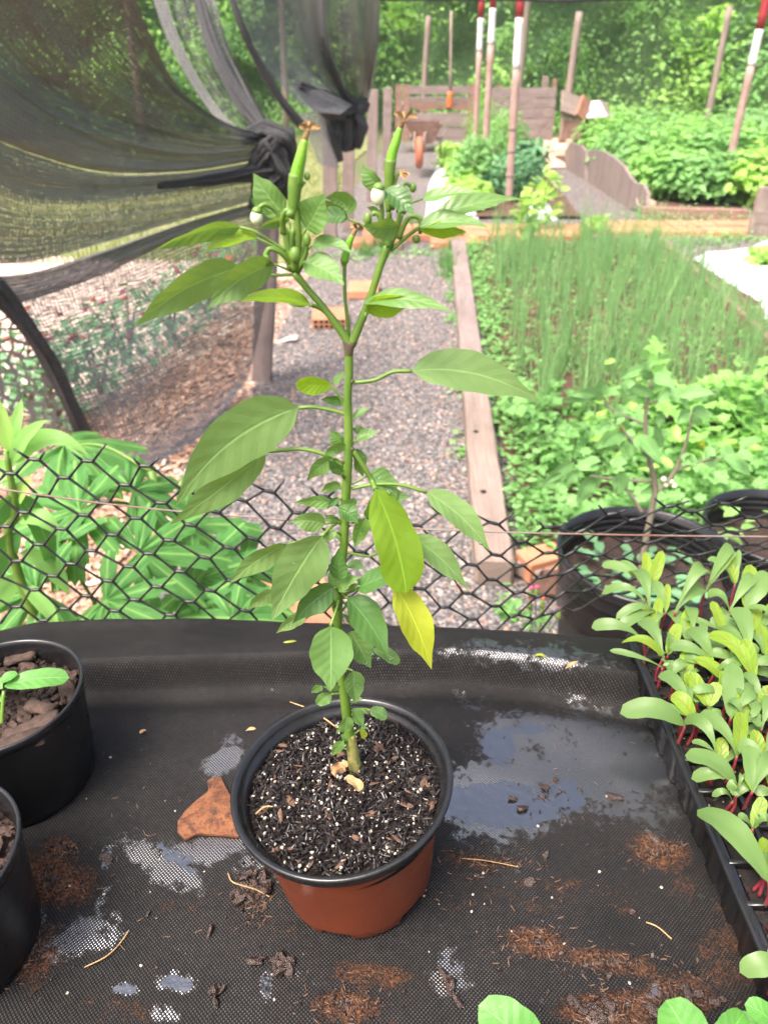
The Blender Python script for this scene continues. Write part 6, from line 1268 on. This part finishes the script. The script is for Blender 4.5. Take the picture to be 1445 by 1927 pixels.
# =================================================================== PAPAYA PLANTS AND TALL WEED AT LEFT
def palmate(mb, c, fwd, nrm_, Rm, seed=0, lobes=7, droop=.30):
    rs = random.Random(seed); f = nrm(fwd); n = nrm(np.asarray(nrm_, float) - f * np.dot(nrm_, f)); s = np.cross(n, f); V, U, F = [c], [(.5, 0)], []
    nth = lobes * 22; span = R(285); nr = 8
    li = [rs.uniform(.88, 1.08) for _ in range(lobes)]
    for k in range(nth + 1):
        x = k / nth; th = (x - .5) * span; lf = x * lobes; li_ = min(int(lf), lobes - 1); q = (lf - li_) * 2 - 1   # -1..1 in the lobe
        cen = 1 - .36 * abs((li_ + .5) / lobes * 2 - 1) ** 1.5
        a = abs(q); shape = .30 + .70 * (1 - a) ** .75
        shape += .20 * max(0, 1 - abs(a - .34) / .12) + .12 * max(0, 1 - abs(a - .62) / .10)
        r = Rm * cen * shape * li[li_]
        for j in range(1, nr + 1):
            g = j / nr; rr_ = r * g; z = -droop * Rm * (rr_ / Rm) ** 2 - .05 * Rm * a * g + .02 * Rm * math.sin(th * 9 + g * 6 + seed)
            thp = th + .0; V.append(c + f * rr_ * math.cos(thp) + s * rr_ * math.sin(thp) + n * z); U.append((.5 + q * .5 * (.3 + .7 * g), g))
    for k in range(nth):
        a = 1 + k * nr; b = 1 + (k + 1) * nr; F.append((0, a, b))
        for j in range(nr - 1): F.append((a + j, a + j + 1, b + j + 1, b + j))
    mb.add(V, F, U)
PL = [  # plant, centre px, y, R px, heading, tilt to the camera, sideways tilt
 (0, (120, 838), 1.50, 160, 5, -.1, -.05), (0, (250, 925), 1.34, 130, 60, .6, .2), (0, (150, 960), 1.22, 140, 190, .35, .1), (0, (262, 1040), 1.18, 150, 15, .35, .1),
 (1, (345, 985), 1.46, 150, 15, .35, .1), (1, (372, 1090), 1.28, 150, -15, .45, .1), (1, (455, 1075), 1.44, 110, 5, .4, 0), (1, (330, 1165), 1.12, 130, -40, .5, 0),
 (2, (200, 1130), 1.05, 130, -20, .5, 0), (2, (70, 1110), 1.05, 140, 190, .5, 0), (2, (110, 1020), 1.15, 120, 150, .4, 0), (2, (440, 1165), 1.02, 100, 10, .5, 0)]
PB = [np.array((-.50, 1.42, 0)), np.array((-.36, 1.50, 0)), np.array((-.52, 1.16, 0))]
PO = [empty('papaya_plant', PB[k], ['papaya plant behind the fence holding the highest lobed leaf at left', 'papaya plant behind the fence whose lobed leaves reach toward the gravel path', 'papaya plant low behind the fence in the left corner'][k], 'papaya plant') for k in range(3)]
TOPZ = [.80, .56, .50]
for k in range(3): mb = MB(); tube(mb, [PB[k], PB[k] + (.01, 0, TOPZ[k] * .5), PB[k] + (0, 0, TOPZ[k])], [.016, .013, .008], 10, 8); mb.build('trunk', STEM, PO[k])
for k, (pi_, (u, v), y, rp, hd, tc, ts) in enumerate(PL):
    c = A(u, v, y); Rm = rp / FPX * depth(c) * 1.18; f = np.array((math.cos(R(hd)), math.sin(R(hd)), -.12)); n = np.array((ts, -tc * 1.2 - .1, 1.0)); mb = MB(); palmate(mb, c, f, n, Rm, k)
    mb.build('leaf', LM['a'], PO[pi_]); st = PB[pi_] + (0, 0, TOPZ[pi_] - random.uniform(0, .12)); mb = MB(); tube(mb, [st, (st + c) / 2 + (0, 0, .03), c - (0, 0, .002)], [.0045, .0038, .003], 7, 10); mb.build('petiole', STEM, PO[pi_])
tw = empty('tall_weed', (-.56, 1.02, 0), 'tall weed with long narrow arching leaves at the left picture edge behind the fence', 'weed')
mb = MB(); tube(mb, [(-.545, 1.02, 0), A(42, 1100, 1.02), A(30, 960, 1.02), A(12, 850, 1.02)], [.009, .008, .007, .004], 9, 16); mb.build('stem', STEM, tw)
for b_, t_, w_, bl, kd in [((20, 850), (-10, 740), 34, 0, 'v3'), ((20, 850), (42, 750), 24, 0, 'v1'), ((22, 880), (168, 858), 34, 46, 'v1'), ((24, 870), (90, 790), 26, 10, 'v1'), ((26, 900), (-60, 880), 34, 14, 'v1'), ((28, 930), (95, 1080), 40, 20, 'a'), ((28, 930), (-30, 1040), 40, 14, 'a'), ((34, 980), (110, 1010), 34, 20, 'v1'), ((36, 1000), (-20, 1110), 44, 10, 'a'), ((38, 1040), (130, 1120), 36, 16, 'v1'), ((40, 1080), (-30, 1170), 40, 8, 'v1'), ((40, 1100), (110, 1185), 30, 8, 'v1'), ((22, 860), (30, 800), 30, 2, 'v3'), ((30, 950), (60, 900), 26, 4, 'v3')]:
    leaf(kd, b_ + (0,), t_ + (random.uniform(-.04, .04),), w_, bl, random.uniform(15, 35), 'lance', fold=.25, wave=.12, parent=tw, Yb=1.02, name='leaf')

# added scattering volume standing in for the pale veil of lens flare
hm = NT('flare_veil'); pv = hm.n('ShaderNodeVolumePrincipled', Color=(.93, .96, 1.0)); pv.inputs['Density'].default_value = .0014; pv.inputs['Anisotropy'].default_value = .3
hm.t.links.new(pv.outputs[0], hm.out.inputs['Volume']); hz = MB()
hz.add([(x, y, z) for z in (-1.2, 12) for (x, y) in ((-95, -45), (95, -45), (95, 145), (-95, 145))], [(3, 2, 1, 0), (4, 5, 6, 7), (0, 1, 5, 4), (1, 2, 6, 5), (2, 3, 7, 6), (3, 0, 4, 7)])
tag(hz.build('haze', hm.m, None, False, origin=(0, 0, 0)), 'added thin haze, standing in for lens flare over the far trees', 'haze', kind='stuff')
